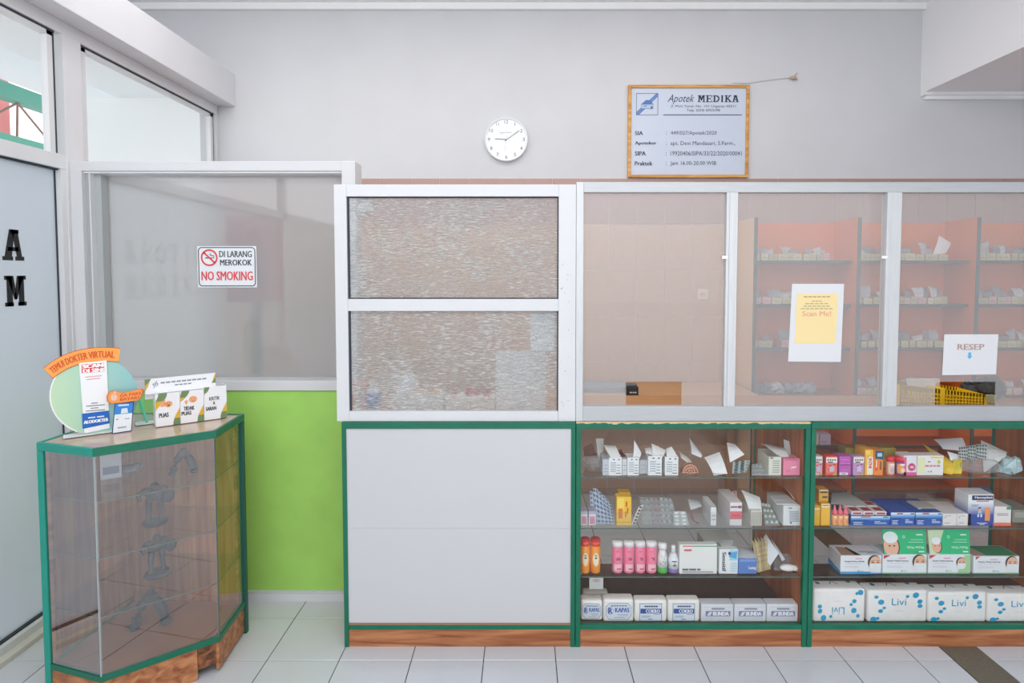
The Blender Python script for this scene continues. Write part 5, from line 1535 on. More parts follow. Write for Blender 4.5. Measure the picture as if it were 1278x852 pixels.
o = carton('striped_carton', 'cream carton with brown stripes below a crumpled white leaflet', 937, 951, 637, B, '#d8d5c9', [('#8d8a72', *[(x_, .08, x_ + .05, .9) for x_ in (.1, .25, .4, .55, .7, .85)])], dep=0.12)
sheet('white_leaflet', 'crumpled white leaflet over the brown striped carton', 'leaflet', [(936, 640, YI + .01), (951, 640, YI + .01), (948, 620, 2.55), (925, 611, 2.57)], M('#e3e6e8', 0.7), 0.012)
blister('grey green blister leaning right of the brown striped carton', [(955, 655, YI), (974, 655, YI), (960, 628, 2.58), (950, 626, 2.58)], 3, 4, '#8f9a94', '#c8cec6', floor_z=B)
o = carton('printed_carton', 'white carton with grey print block at the right end of the middle shelf', 977.5, 999, 631, B, '#dfe2e4', [(GREY_P, *lines(.35, .9, (.2, .28, .36, .44, .52, .60, .68), .045)), ('#4e545c', (.4, .10, .5, .18), (.3, .86, .5, .9))], dep=0.17)
for k_ in range(3):
    zt__ = PY(988, 631, YI).z + 0.0008
    p_ = obj('card_sleeve', MB().box(-0.05 + 0.006 * k_, 0.04, 0.01 + 0.045 * k_, 0.05 + 0.045 * k_, 0, 0.004), M('#d5d9dc', 0.6), None, 0.0008, segs=1, loc=(PY(985, 631, YI).x, YI, zt__))
    tag(p_, ('front', 'middle', 'rear')[k_] + ' flat card sleeve on the white carton at the right end', 'card')
sheet('white_leaflet', 'white leaflet leaning over the card sleeves at the right end', 'leaflet', [(990, 622, 2.53), (1000, 627, 2.52), (1000, 622, 2.55), (979, 608, 2.62)], M('#e2e5e9', 0.7), 0.004)


# ---- middle counter, lower shelf: bottles
def bottle(label, x0, x1, yt, z, prof, mats, cat='bottle', name='bottle', group=None, label_patch=None, tx=None):
    """prof: list of (part name, hex, [(radius fraction, height fraction)...])"""
    xm_ = (x0 + x1) / 2; r_b = (PY(x1, 690, YI).x - PY(x0, 690, YI).x) / 2
    Yc = YI + r_b
    h_ = PY(xm_, yt, Yc).z - z
    t = thing(name, label, cat, (PY(xm_, 690, Yc).x, Yc, z + 0.0006), 0, group)
    for nm, hx, pr_ in prof:
        obj(nm, MB().lathe([(r_b * a, h_ * b) for a, b in pr_], 24), M(hx, 0.35), t, smooth=True)
    f_ = Frame((0, -r_b, 0), (1, 0, 0), (0, 0, 1), (0, -1, 0))
    def curved(polys, hx, e=0.0006, nm='label_print'):
        me = bpy.data.meshes.new(nm); v, f = [], []
        for p in polys:
            us = [q[0] for q in p]; ua, ub = max(-0.97, min(us)), min(0.97, max(us)); n_ = 8
            def span(u):
                zs = []
                for (xa, ya), (xb, yb) in zip(p, p[1:] + p[:1]):
                    if min(xa, xb) - 1e-9 <= u <= max(xa, xb) + 1e-9:
                        zs += [ya, yb] if abs(xb - xa) < 1e-9 else [ya + (yb - ya) * (u - xa) / (xb - xa)]
                return min(zs), max(zs)
            b0 = len(v)
            for k2 in range(n_ + 1):
                u = ua + (ub - ua) * k2 / n_; lo, hi = span(u); a = math.asin(u)
                for w__ in (lo, hi): v.append(((r_b + e) * math.sin(a), -(r_b + e) * math.cos(a), w__ * h_))
            for k2 in range(n_): f.append((b0 + 2 * k2, b0 + 2 * k2 + 2, b0 + 2 * k2 + 3, b0 + 2 * k2 + 1))
        me.from_pydata(v, [], f); me.materials.append(M(hx, 0.45)); return link(nm, me, t)
    t['_'] = 1; del t['_']
    return t, curved


for k_, (x0, x1) in enumerate(((724.4, 736), (736.6, 749.4))):
    t, cv = bottle('orange powder bottle with red cap, %s at the end of the lower shelf' % ('first', 'second')[k_], x0, x1, 671, C,
        [('body', '#f79a33', [(0.92, 0), (1, 0.02), (1, 0.80)]), ('shoulder', '#e8543f', [(1.0, 0.80), (1.0, 0.93)]), ('cap', '#c8383c', [(0.98, 0.93), (0.95, 0.985), (0.80, 1.0)])], None)
    cv([EL(0, 0.42, 0.62, 0.20, 16)], '#f2e3c9'); cv([R(-.25, .52, .25, .56)], '#7fae45', .0012); cv([R(-.18, .44, .22, .49)], '#4a6a4a', .0012)
for k_, (x0, x1) in enumerate(((763.6, 777.2), (778, 791.3), (792, 805.2), (806, 819.4))):
    t, cv = bottle('pink bottle with white cap, %s of the row on the lower shelf' % ORD[k_], x0, x1, 674.5, C,
        [('body', '#ef7f9d', [(0.90, 0), (1, 0.03), (1, 0.84)]), ('cap', '#f0eef0', [(1.0, 0.84), (1.0, 0.965), (0.9, 1.0)])], None, group='pink bottles on the lower shelf')
    cv([R(-.7, .08, .75, .30)], '#f6c3cf'); cv([R(-.2, .12, .6, .18), R(-.3, .70, .1, .74)], '#e7617f', .0012)
    cv([R(-.35 + .15 * k_, .44, .45, .475), R(-.2, .50, .35, .525)], '#8a3f5c', .0012)
t, cv = bottle('speckled white bottle with green base next to the pink bottles', 820, 833, 677, C,
    [('base', '#55b04e', [(0.95, 0), (1, 0.03), (1, 0.20)]), ('body', '#e9ebe9', [(1, 0.20), (0.92, 0.55), (0.70, 0.70), (0.62, 0.80)]), ('cap', '#f1f1ef', [(0.85, 0.80), (0.85, 0.95), (0.7, 1.0)])], None)
cv([R(-.5, .3, -.42, .36), R(.1, .5, .2, .55), R(-.1, .4, 0, .44), R(.3, .34, .4, .4), R(-.3, .58, -.2, .62), R(.35, .6, .45, .64)], '#6f7a86', .001)
t, cv = bottle('white bottle with purple base and narrow neck next to the leaflet carton', 833.6, 847, 680, C,
    [('base', '#8d6bb0', [(0.95, 0), (1, 0.03), (1, 0.16)]), ('body', '#e6e8ec', [(1, 0.16), (1, 0.50), (0.72, 0.62), (0.42, 0.72)]), ('cap', '#f0f1f2', [(0.42, 0.72), (0.40, 0.97), (0.34, 1.0)])], None)
cv([R(-.4, .44, .4, .48), R(-.3, .28, .3, .33), R(-.1, .35, .15, .38)], '#4c5666', .001)
carton('wide_carton', 'wide white carton with red and green edge stripe on the lower shelf', 848, 895, 679.5, C, '#e7e7e4', [('#d8584e', (.08, .93, .35, .96)), ('#4fa876', (.35, .93, 1, .96)), ('#c9645e', (.12, .78, .32, .84)), ('#7d848c', (.08, .05, .9, .08)), ('#5b626a', (.08, .12, .24, .18), (.26, .12, .44, .18), (.47, .12, .56, .18))], dep=0.03)
carton('clear_tray', 'flat white tray lying behind the wide carton', 878, 915, 674, C, '#c9cecb', [(GREY_P, (.1, .8, .9, .85))], Yf=YI + 0.12, dep=0.10)
carton('tall_carton', 'white carton with light blue picture and vertical lettering on the lower shelf', 897.5, 921, 685.5, C, '#e6eaec', [('#9fd3ea', (.55, .55, .98, .98)), ('#54a6d6', [(.5, .7), (.9, .62), (.95, .92), (.62, .88)]), ('#2d3844', (.48, .78, .6, .9)), ('#b9d9e4', *lines(.6, .95, (.1, .2, .3, .4), .06))], [('Sensitif', .16, .10, .36, .90, '#3b4650', 0.02, -1)], dep=0.03)
carton('card_stack', 'grey topped card lying behind the vertical lettered carton', 900, 914, 681, C, '#d2d6d6', [('#6b7278', (.3, .8, .4, .9), (.6, .8, .7, .9))], Yf=YI + 0.035, dep=0.03)
carton('blue_carton', 'blue carton with white lettering under a white leaflet on the lower shelf', 921.5, 944.5, 697, C, '#5b80c4', [('#7b9bd4', (.06, .8, .94, .95))], [('Laxing', .55, .25, .95, .52, '#e9eef6', 0.02)], dep=0.10)
sheet('white_leaflet', 'pale leaflet draped over the blue carton', 'leaflet', [(921, 697, YI + .002), (945, 696, YI + .002), (936, 683, 2.58), (918, 682, 2.58)], M('#c6ccd4', 0.7), 0.008)
for k_ in range(5):
    d_ = 3.2 * k_
    sheet('brown_sachet', 'beige sachet, %s in the leaning stack on the lower shelf' % ORD[k_], 'sachet', [(945 + d_, 716, YI + .006 * k_), (949 + d_, 716, YI + .012 + .006 * k_), (948.5 + d_, 688, YI + .05 + .006 * k_), (938 + d_ * 1.2, 674, YI + .05 + .006 * k_)], M(('#b5a27c', '#c8b78f', '#a8956e')[k_ % 3], 0.5, noise=0.3, scale=120), 0.004, 0.002, C, 'leaning stack of beige sachets')
sheet('white_leaflet', 'large white leaflet leaning right of the beige sachets', 'leaflet', [(961, 706, 2.50), (972, 690, 2.50), (956, 666, 2.58), (946, 681, 2.58)], M('#e2e6ee', 0.7), 0.008)
sheet('white_leaflet', 'narrow white leaflet behind the cotton roll', 'leaflet', [(976, 700, 2.52), (980, 698, 2.52), (970, 682, 2.56), (962, 672, 2.56)], M('#cfd4da', 0.7), 0.004)
t_ = obj('cotton_roll', MB().ball((0, 0.02, 0.014), 0.036, 0.018, 0.014, 12, 7).ball((0.03, 0.02, 0.012), 0.014, 0.016, 0.012, 8, 5), M('#f2f1ef', 0.9, bump=0.6, scale=60), None, smooth=True, loc=(PY(986, 705, YI).x, YI, C + 0.004))
tag(t_, 'white cotton roll at the end of the lower shelf', 'cotton')
t_ = obj('plastic_pouch', MB().add([(-0.05, 0, 0), (0.05, 0, 0), (0.04, 0.06, 0.045), (-0.03, 0.06, 0.05), (-0.05, 0.06, 0), (0.05, 0.06, 0)], [(0, 1, 2, 3), (0, 4, 5, 1), (2, 5, 4, 3), (0, 3, 4), (1, 5, 2)]), CLEAR_BAG, None, loc=(PY(985, 705, YI).x, YI + 0.028, C + 0.0006))
tag(t_, 'clear wedge shaped pouch behind the cotton roll', 'pouch')
t_ = obj('shelf_tag', MB().box(-0.03, 0.03, 0, 0.0015, -0.05, 0), M('#bcbdbb', 0.6), None, loc=(PY(744, 725, YC + .03).x, YC + 0.0235, C - 0.007))
tag(t_, 'small grey tag hanging under the orange bottles', 'tag')
prints(t_, Frame((-0.03, 0, -0.05), (1, 0, 0), (0, 0, 1), (0, -1, 0)), [EL(0.03, 0.038, 0.016, 0.008)], M('#a99a9a', 0.6))


# ---- soft packs on the bottom boards
def softpack(name, label, x0, x1, yt, z, dep, col, Yf=YI, cat='pack', group=None, rotz=0.0, bev=0.012):
    ym = 0.5 * (yt + PYY(z, Yf))
    a, b = PY(x0, ym, Yf), PY(x1, ym, Yf)
    w_ = b.x - a.x; h_ = PY(0.5 * (x0 + x1), yt, Yf).z - z
    mb = MB().box(-w_ / 2, w_ / 2, 0, dep, 0, h_)
    o = obj(name, mb, M(col, 0.42, noise=0.03, scale=25, bump=0.25), None, bev, True, ((a.x + b.x) / 2, Yf, z + 0.0006), (0, 0, rotz), 3)
    tag(o, label, cat, group)
    return o, w_, h_, front(w_)


DB = '#2f4f9a'
for k_, (x0, x1, yt, nm) in enumerate(((725, 752, 749, 'KAPAS'), (753, 791, 748, 'KAPAS'))):
    o, w_, h_, f_ = softpack('cotton_pack', ('tilted cotton pack with octagonal blue label beside the green post', 'upright cotton pack with octagonal blue label, second along the bottom')[k_], x0, x1, yt, D, 0.055, '#efede9', rotz=(-0.02, 0)[k_], Yf=(YI + .004, YI - .006)[k_])
    oct_ = [(.2, .12), (.8, .12), (.92, .3), (.92, .68), (.8, .84), (.2, .84), (.08, .68), (.08, .3)]
    oc = [(u * w_, v * h_) for u, v in oct_]
    prints(o, f_, [oc], M('#d9e0ea', 0.4), 0.0005, 'label_panel')
    prints(o, f_, [seg(*oc[i], *oc[(i + 1) % 8], 0.0018) for i in range(8)], M('#7d8aa6', 0.4), 0.0009, 'label_border')
    text(o, f_, 'R', .16 * w_, .38 * h_, .30 * w_, .64 * h_, M(DB, .5), 0.02)
    prints(o, f_, ring(.23 * w_, .51 * h_, .10 * w_, .17 * h_, 0.0016, 18), M('#6f83b8', .5), 0.001, 'emblem')
    text(o, f_, nm, .38 * w_, .44 * h_, .86 * w_, .64 * h_, M('#4f6db4', .5), 0.03)
    prints(o, f_, [R((.25 + .09 * i) * w_, .70 * h_, (.32 + .09 * i) * w_, .75 * h_) for i in range(6)], M('#5f6f90', .5), 0.0009)
    prints(o, f_, [R(.45 * w_, .34 * h_, .82 * w_, .36 * h_), R(.5 * w_, .28 * h_, .8 * w_, .30 * h_), R(.35 * w_, .2 * h_, .7 * w_, .22 * h_)], M('#8f9ab2', .5), 0.0009)
o, w_, h_, f_ = softpack('cotton_pack', 'plain cotton pack lying behind the two octagonal label packs', 727, 759, 740, D, 0.05, '#d6d3cc', Yf=YI + 0.075)
for k_, (x0, x1) in enumerate(((792, 832.5), (833.5, 873.5))):
    o, w_, h_, f_ = softpack('cotton_pack', 'cotton pack with square blue banded label, %s of two on the bottom board' % ('first', 'second')[k_], x0, x1, 749, D, 0.05, '#f0eeea', Yf=YI - .006)
    prints(o, f_, [R(.15 * w_, .06 * h_, .84 * w_, .86 * h_)], M('#dbe4ee', 0.4), 0.0005, 'label_panel')
    prints(o, f_, outline(.15 * w_, .06 * h_, .84 * w_, .86 * h_, 0.002), M('#52627e', 0.4), 0.0009, 'label_border')
    prints(o, f_, [R(.18 * w_, .40 * h_, .82 * w_, .62 * h_)], M(DB, 0.4), 0.0010, 'label_band')
    text(o, f_, 'COKRO', .34 * w_, .43 * h_, .78 * w_, .59 * h_, M('#eef2f8', .5), 0.02, e=0.0016)
    prints(o, f_, [R((.30 + .07 * i) * w_, .69 * h_, (.36 + .07 * i) * w_, .76 * h_) for i in range(6)], M('#2e3d66', .5), 0.0009)
    prints(o, f_, [R(.22 * w_, .28 * h_, .5 * w_, .30 * h_), R(.58 * w_, .34 * h_, .8 * w_, .36 * h_), R(.42 * w_, .12 * h_, .56 * w_, .16 * h_), R(.22 * w_, .22 * h_, .48 * w_, .24 * h_)], M('#7c8aa2', .5), 0.0009)
for k_, (x0, x1) in enumerate(((875, 915.5), (916.5, 956), (957, 996))):
    o, w_, h_, f_ = softpack('bandage_pack', 'grey white pack with a dark label reading BUNDA, %s of three' % ORD[k_], x0, x1, 754, D, 0.05, '#dcdee4', Yf=YI - .004, bev=0.004, group='BUNDA packs on the bottom board')
    prints(o, f_, [R(.14 * w_, .32 * h_, .90 * w_, .62 * h_)], M('#7f86a8', 0.4), 0.0006, 'label_band')
    text(o, f_, 'BUNDA', .36 * w_, .36 * h_, .86 * w_, .58 * h_, M('#eceef4', .5), 0.03, e=0.0012)
    prints(o, f_, [[(.18 * w_, .36 * h_), (.28 * w_, .36 * h_), (.34 * w_, .58 * h_), (.24 * w_, .56 * h_)]], M('#dfe2ec', .5), 0.0012, 'emblem')
    prints(o, f_, [R(.32 * w_, .70 * h_, .72 * w_, .80 * h_)] + [R((.05 + .05 * i) * w_, v_ * h_, (.075 + .05 * i) * w_, (v_ + .015) * h_) for i in range(18) for v_ in (.22, .85)], M('#9298ae', .5), 0.0009)

# ---- right counter, upper shelf
def kids(label, x0, x1, base, lower, dots, yt=569.5, side=None):
    o = carton('syrup_carton', label, x0, x1, yt, A, base, [('#f1ecea', (.03, .66, .97, .95)), (lower, (.03, .10, .97, .66)), ('#c9c2d6', [(.35, .2), (.7, .2), (.75, .42), (.55, .52), (.32, .42)]), ('#b7c46a', [(.6, .02), (.97, .02), (.97, .10), (.6, .10)]), ('#7a2f3a', (.28, .50, .5, .54), (.62, .56, .85, .60), (.2, .3, .28, .34), (.6, .08, .68, .13))], dep=0.035)
    w_ = o.dimensions.x
    ww = PY(x1, 580, YI).x - PY(x0, 580, YI).x; hh_ = PY(x0, yt, YI).z - A
    prints(o, front(ww), [R((u) * ww, .78 * hh_, (u + .12) * ww, .86 * hh_) for u in (.12, .32, .52, .72)] + [R(.15 * ww, .68 * hh_, .6 * ww, .73 * hh_)], M('#3c3236', .5), 0.0022)
    return o


kids('white topped pink syrup carton at the left end of the mask counter', 1015.5, 1026.5, '#e9d9da', '#ea9aa8', 0)
kids('white topped red syrup carton on the upper shelf', 1030.5, 1045, '#ef5a48', '#f0776c', 0)
carton('syrup_carton', 'magenta carton with white barcode foot on the upper shelf', 1047.5, 1062, 569.5, A, '#c25ab4', [('#d58aca', (.2, .80, .8, .84), (.05, .60, .95, .63), (.1, .28, .8, .31), (.1, .18, .7, .21)), ('#8f3a86', (.05, .52, .95, .58)), ('#e6e2e6', (.02, .02, .75, .15)), ('#a8a4a8', (.2, .05, .55, .12))], dep=0.05)
kids('white topped violet syrup carton on the upper shelf', 1065, 1078.5, '#c9a0c4', '#c58fc4', 0)
carton('tablet_carton', 'tall yellow orange carton reading INZA on the upper shelf', 1079.5, 1090, 561, A, '#f5b73c', [('#f2e9d6', [(.25, .02), (.98, .02), (.98, .70), (.55, .74), (.25, .62)]), ('#fbcf62', (.05, .80, .6, .97))], [('INZA', .42, .28, .80, .68, '#dd6a4a', 0.02, 1)], dep=0.08)
o = carton('tablet_carton', 'orange carton with teal disc tag on the upper shelf', 1090.8, 1102.3, 562, A, '#f58c3c', [('#ea5a2c', (.14, .18, .40, .66)), ('#fff0e0', (.22, .32, .32, .62)), ('#8a5648', (.62, .22, .80, .56))], dep=0.06)
ww, hh_ = PY(1102.3, 580, YI).x - PY(1090.8, 580, YI).x, PY(1095, 562, YI).z - A
prints(o, front(ww), [[(.08 * ww, .68 * hh_), (.92 * ww, .64 * hh_), (1.0 * ww, .98 * hh_), (.1 * ww, 1.0 * hh_)]], M('#155a74', .4), .0024, 'tag')
prints(o, front(ww), [R(.3 * ww, .76 * hh_, .8 * ww, .9 * hh_)], M('#b9d3de', .4), .0030, 'tag')
for k_, (x0, x1, bc, nm) in enumerate(((1103, 1112.5, '#efa08c', 'salmon'), (1113.2, 1127, '#7a5a9a', 'violet'))):
    t, cv = bottle(nm + ' children syrup bottle with red cap on the upper shelf', x0, x1, 569.5, A, [('body', bc, [(0.94, 0), (1, 0.03), (1, 0.74)]), ('cap', '#e8404a', [(1.0, 0.74), (1.0, 0.97), (0.92, 1.0)])], None)
    cv([R(-.85, .10, .6, .64)], ('#f3cbb8', '#f2a868')[k_]); cv([R(-.5, .56, .5, .66)], '#f6f0ea', .001); cv([EL(-.1, .28, .35, .14, 10)], ('#b9b4c4', '#f6d9b0')[k_], .0012)
carton('vitamin_carton', 'pink and white carton with round 100 mark on the upper shelf', 1128, 1143.8, 568.5, A, '#e9e6ec', [('#e0669a', (.0, .0, .2, .92), (.0, .0, 1, .16)), ('#d0487e', [(u * .3 + .62, v * .2 + .42) for u, v in EL(0, 0, 1, 1, 18)])], [('100', .48, .36, .76, .48, '#ffffff', 0.02)], dep=0.06)
carton('vitamin_carton', 'white carton with small yellow mark and pink lettering on the upper shelf', 1144.5, 1177.5, 568.5, A, '#efecec', [('#f0d872', (.5, .86, .95, .95)), ('#c7cc5a', [(u * .06 + .82, v * .1 + .68) for u, v in EL(0, 0, 1, 1, 14)]), ('#e9ecc0', (.02, .1, .3, .9)), ('#dd8698', (.30, .44, .44, .53), (.47, .44, .58, .53), (.61, .44, .70, .53), (.73, .44, .86, .53)), ('#8a8f98', (.4, .66, .5, .72), (.4, .16, .45, .22), (.5, .15, .55, .24))], dep=0.05)
carton('long_carton', 'long mustard carton lying behind the syrup cartons', 1055, 1118, 559, A, '#b6a548', [('#c9bb62', (.05, .3, .9, .5))], Yf=YI + 0.10, dep=0.06)
sheet('yellow_sachet', 'large yellow sachet leaning right of the white vitamin carton', 'sachet', [(1178, 590, YI + .01), (1188, 592, YI + .01), (1196, 579, 2.53), (1152, 554, 2.60)], M('#ecc93a', 0.4, noise=0.12, scale=40), 0.012, 0.002, A)
sheet('yellow_sachet', 'second yellow sachet upright at the end of the vitamin carton', 'sachet', [(1187, 592, YI + .02), (1200, 592, YI + .02), (1201, 574, 2.53), (1190, 574, 2.53)], M('#d9c53c', 0.4, noise=0.15, scale=40), 0.005, 0.002, A)
sheet('white_leaflet', 'wide white leaflet rising above the yellow sachet', 'leaflet', [(1177, 560, 2.56), (1207, 563, 2.56), (1201, 546, 2.61), (1165, 548, 2.61)], M('#dfe2ea', 0.7), 0.006)
sheet('white_leaflet', 'small white leaflet between the yellow sachets', 'leaflet', [(1186, 574, 2.53), (1196, 578, 2.53), (1199, 568, 2.55), (1182, 563, 2.55)], M('#e6e9ec', 0.7), 0.004)
for k_ in range(3):
    d_ = 11 * k_
    blister('silver striped blister, %s of three above the grey pouch' % ORD[k_], [(1197 + d_, 572 - k_, 2.53), (1209 + d_, 575 - k_, 2.53), (1208 + d_ * 1.1, 556 - k_, 2.57), (1196 + d_, 558 - 2 * k_, 2.57)], 4, 4, '#cfd8d6', '#5c676c', group='striped silver blisters')
sheet('white_leaflet', 'large white leaflet at the right of the striped silver blisters', 'leaflet', [(1228, 591, YI + .03), (1256, 570, YI + .03), (1257, 565, 2.55), (1224, 550, 2.60)], M('#d9dbdc', 0.7), 0.014, floor_z=A)
t_ = obj('plastic_pouch', crumple(MB().ball((0, 0.03, 0.030), 0.085, 0.03, 0.030, 12, 7), 0.010, 4), CLEAR_BAG, None, loc=(PY(1229, 580, YI).x, YI, A))
tag(t_, 'grey clear pouch of sachets below the striped silver blisters', 'pouch')
t_ = obj('red_sachet', MB().box(-0.03, 0.03, 0, 0.02, 0, 0.012), M('#c85a60', 0.4), None, 0.003, loc=(PY(1237, 587, YI).x, YI + 0.065, A + 0.0006))
tag(t_, 'red sachet lying behind the grey clear pouch', 'sachet')
t_ = obj('plastic_pouch', crumple(MB().ball((0, 0.03, 0.036), 0.052, 0.03, 0.036, 12, 7), 0.012, 5), M('#b3cdd2', 0.25, noise=0.25, scale=40, bump=0.4), None, loc=(PY(1268, 580, YI).x, YI, A))
tag(t_, 'pale blue plastic pouch at the right end of the upper shelf', 'pouch')

# ---- right counter, middle shelf
carton('ointment_carton', 'short yellow carton at the left end of the middle shelf', 1015.5, 1023.5, 631, B, '#e9b53c', [('#f3d896', (.1, .80, .9, .92)), ('#c9902a', (.1, .9, .9, .97))], dep=0.06)
carton('ointment_carton', 'tall yellow carton with white top label on the middle shelf', 1024.5, 1036, 628.5, B, '#efb93a', [('#f6ead0', (.1, .84, .9, .97)), ('#6b5a3a', (.15, .90, .85, .94))], dep=0.06)
carton('ointment_carton', 'yellow carton stacked on the tall yellow carton', 1022, 1034, 611, PY(1030, 628.5, YI).z + 0.0015, '#d9a534', [('#4d4330', (.1, .72, .9, .86), (.35, .3, .9, .45)), ('#e7d6ac', (.1, .88, .9, .98))], Yf=YI + 0.02, dep=0.05)
for k_, (x0, x1) in enumerate(((1037, 1043.6), (1043.8, 1050.4), (1050.6, 1057.2))):
    t, cv = bottle('peach bottle with pointed pink cap, %s on the middle shelf' % ORD[k_], x0, x1, 630, B, [('body', '#efb070', [(0.95, 0), (1, 0.03), (1, 0.52)]), ('cap', '#e8707e', [(1.0, 0.52), (0.96, 0.66), (0.45, 0.80), (0.25, 1.0)])], None, group='peach bottles on the middle shelf')
    cv([R(-.6, .38, .6, .46)], '#f6dcd0'); cv([R(-.3, .12, .4, .28)], '#e88a60', .001)
sheet('white_leaflet', 'grey white leaflet lying above the peach bottles', 'leaflet', [(1037, 629, 2.55), (1083, 630, 2.55), (1058, 614, 2.65), (1038, 615, 2.65)], M('#a9a9a5', 0.7), 0.004)
def paste(label, x0, x1, yt, red=True):
    return carton('paste_carton', label, x0, x1, yt, B, '#2458b4', [('#e9eef2', (.0, .86, 1, 1.0)), ('#8fc2e6', (.0, .72, 1, .86)), ('#4f8fd4', (.0, .58, 1, .72)), ('#16407f', (.04, .52, .45, .60)), ('#d84048', (.25, .88, .5, .97)), ('#dfe8f2', (.06, .36, .3, .41), (.06, .24, .26, .29), (.06, .12, .3, .17), (.6, .42, .75, .48), (.6, .22, .92, .27), (.6, .32, .9, .36)), ('#1b2f6a', (.82, .88, .96, .95))], dep=0.16)
paste('wide blue and white carton of tubes on the middle shelf', 1062, 1110.5, 644, 1)
paste('second blue and white carton below the raised grey cardboard', 1111.5, 1141.5, 639.5)
paste('third blue and white carton beside the plain white boxes', 1142.5, 1176, 639.5)
zt_ = PY(1086, 644, YI).z + 0.0014
for r_i in range(2):
    for k_ in range(3):
        p_ = obj('paste_tube_box', MB().box(-0.024, 0.024, 0, 0.055, 0, 0.016), M('#ebe6e6', 0.4), None, 0.002, loc=(PY(1071 + 15 * k_, 640, YI).x, YI + 0.008 + 0.062 * r_i, zt_))
        tag(p_, 'small red and white tube box, %s in the %s row on the wide carton' % (ORD[k_], ('front', 'rear')[r_i]), 'box', 'tube boxes on the wide blue carton')
        prints(p_, front(0.048), [R(.006, .004, .042, .012)], M('#b8404a', .5))
        prints(p_, Frame((-0.024, 0, 0.016), (1, 0, 0), (0, 1, 0), (0, 0, 1)), [R(.006, .01, .042, .045)], M('#a83a44', .5))
sheet('cardboard_sheet', 'raised grey cardboard behind the second blue carton', 'cardboard', [(1108, 640, YI + .02), (1142, 638, YI + .03), (1121, 626, 2.62), (1090, 626, 2.60)], M('#c9c8c4', 0.7), 0.003, 0.0015)
carton('plain_carton', 'flat grey and dark carton lying on the third blue carton', 1146, 1170, 633.5, PY(1160, 639.5, YI).z + 0.0015, '#bdbcba', [('#4c463f', (.15, .2, .9, .6))], Yf=YI + 0.03, dep=0.08)
carton('plain_carton', 'white carton standing behind the third blue carton', 1141, 1166, 622, B, '#c2bdb6', [('#a8a29a', (.3, .85, .55, .9))], Yf=YI + 0.19, dep=0.06)
for k_, (x0, x1) in enumerate(((1176.8, 1194), (1194.6, 1212))):
    carton('plain_carton', ('first', 'second')[k_] + ' plain white box left of the blue plaster box', x0, x1, 641, B, '#e9e4e3', [(GREY_P, (.12, .2, .5, .26), (.12, .8, .6, .84)), ('#5a6068', (.12, .66, .18, .74))], dep=0.14)
carton('plain_carton', 'white carton lying behind the two plain white boxes', 1172, 1196, 629, B, '#cfc9c4', [('#a8a29a', (.3, .85, .5, .9))], Yf=YI + 0.17, dep=0.07)
def plaster_blue():
    m, N, L = nt('plaster_box_print')
    b = N['Principled BSDF']; b.inputs['Roughness'].default_value = 0.4
    tc = N.new('ShaderNodeTexCoord'); sp = N.new('ShaderNodeSeparateXYZ'); L.new(tc.outputs['Object'], sp.inputs[0])
    ma = N.new('ShaderNodeMath'); ma.operation = 'MULTIPLY'; ma.inputs[1].default_value = 1 / 0.15
    r = N.new('ShaderNodeValToRGB'); r.color_ramp.elements[0].color = lin('#3350a8'); r.color_ramp.elements[1].color = lin('#eef0f4')
    r.color_ramp.elements[0].position = 0.30; r.color_ramp.elements[1].position = 0.68
    L.new(sp.outputs['Z'], ma.inputs[0]); L.new(ma.outputs[0], r.inputs[0]); L.new(r.outputs[0], b.inputs['Base Color'])
    return m
o = carton('plaster_box', 'blue and white plaster box with dark banner and orange plaster picture', 1208, 1240, 617, B, '#eef0f4', [('#1c2c5e', (.14, .82, .97, .97)), ('#e0604a', (.32, .77, .8, .80)), ('#f39a5c', (.66, .16, .86, .58)), ('#2a2a38', [(u * .06 + .45, v * .04 + .56) for u, v in EL(0, 0, 1, 1, 12)]), ('#e9c6b4', [(u * .05 + .45, v * .05 + .51) for u, v in EL(0, 0, 1, 1, 12)]), ('#b9c9e6', (.38, .40, .52, .47)), ('#f2f4f8', (.36, .28, .42, .38), (.48, .28, .54, .38), (.35, .08, .75, .10), (.45, .04, .65, .06)), ('#8a94a8', (.12, .66, .4, .68), (.12, .62, .34, .64))], [('Hansaplast', .24, .855, .93, .945, '#f4f6fa', 0.02)], dep=0.08)
o.data.materials[0] = plaster_blue()
sheet('cardboard_sheet', 'grey blue cardboard rising over the plaster box', 'cardboard', [(1216, 616, 2.53), (1239, 616, 2.53), (1233, 606, 2.60), (1216, 607, 2.60)], M('#6a7690', 0.6), 0.004)
carton('ointment_carton', 'white carton with orange foot and green corner at the right end of the middle shelf', 1241, 1262, 632, B, '#ebe7e4', [('#ee7a62', (.0, .0, 1, .16)), ('#4f8f78', [(.68, .84), (1, .84), (1, 1), (.74, 1)]), ('#c9a8a0', (.15, .62, .8, .65)), ('#7d8490', (.15, .54, .8, .57))], dep=0.13)
carton('grey_pack', 'grey translucent pack leaning past the orange foot carton', 1263.5, 1290, 636, B, '#8b8a80', [('#a4a59c', (.1, .4, .9, .8))], Yf=YI + 0.03, dep=0.12)


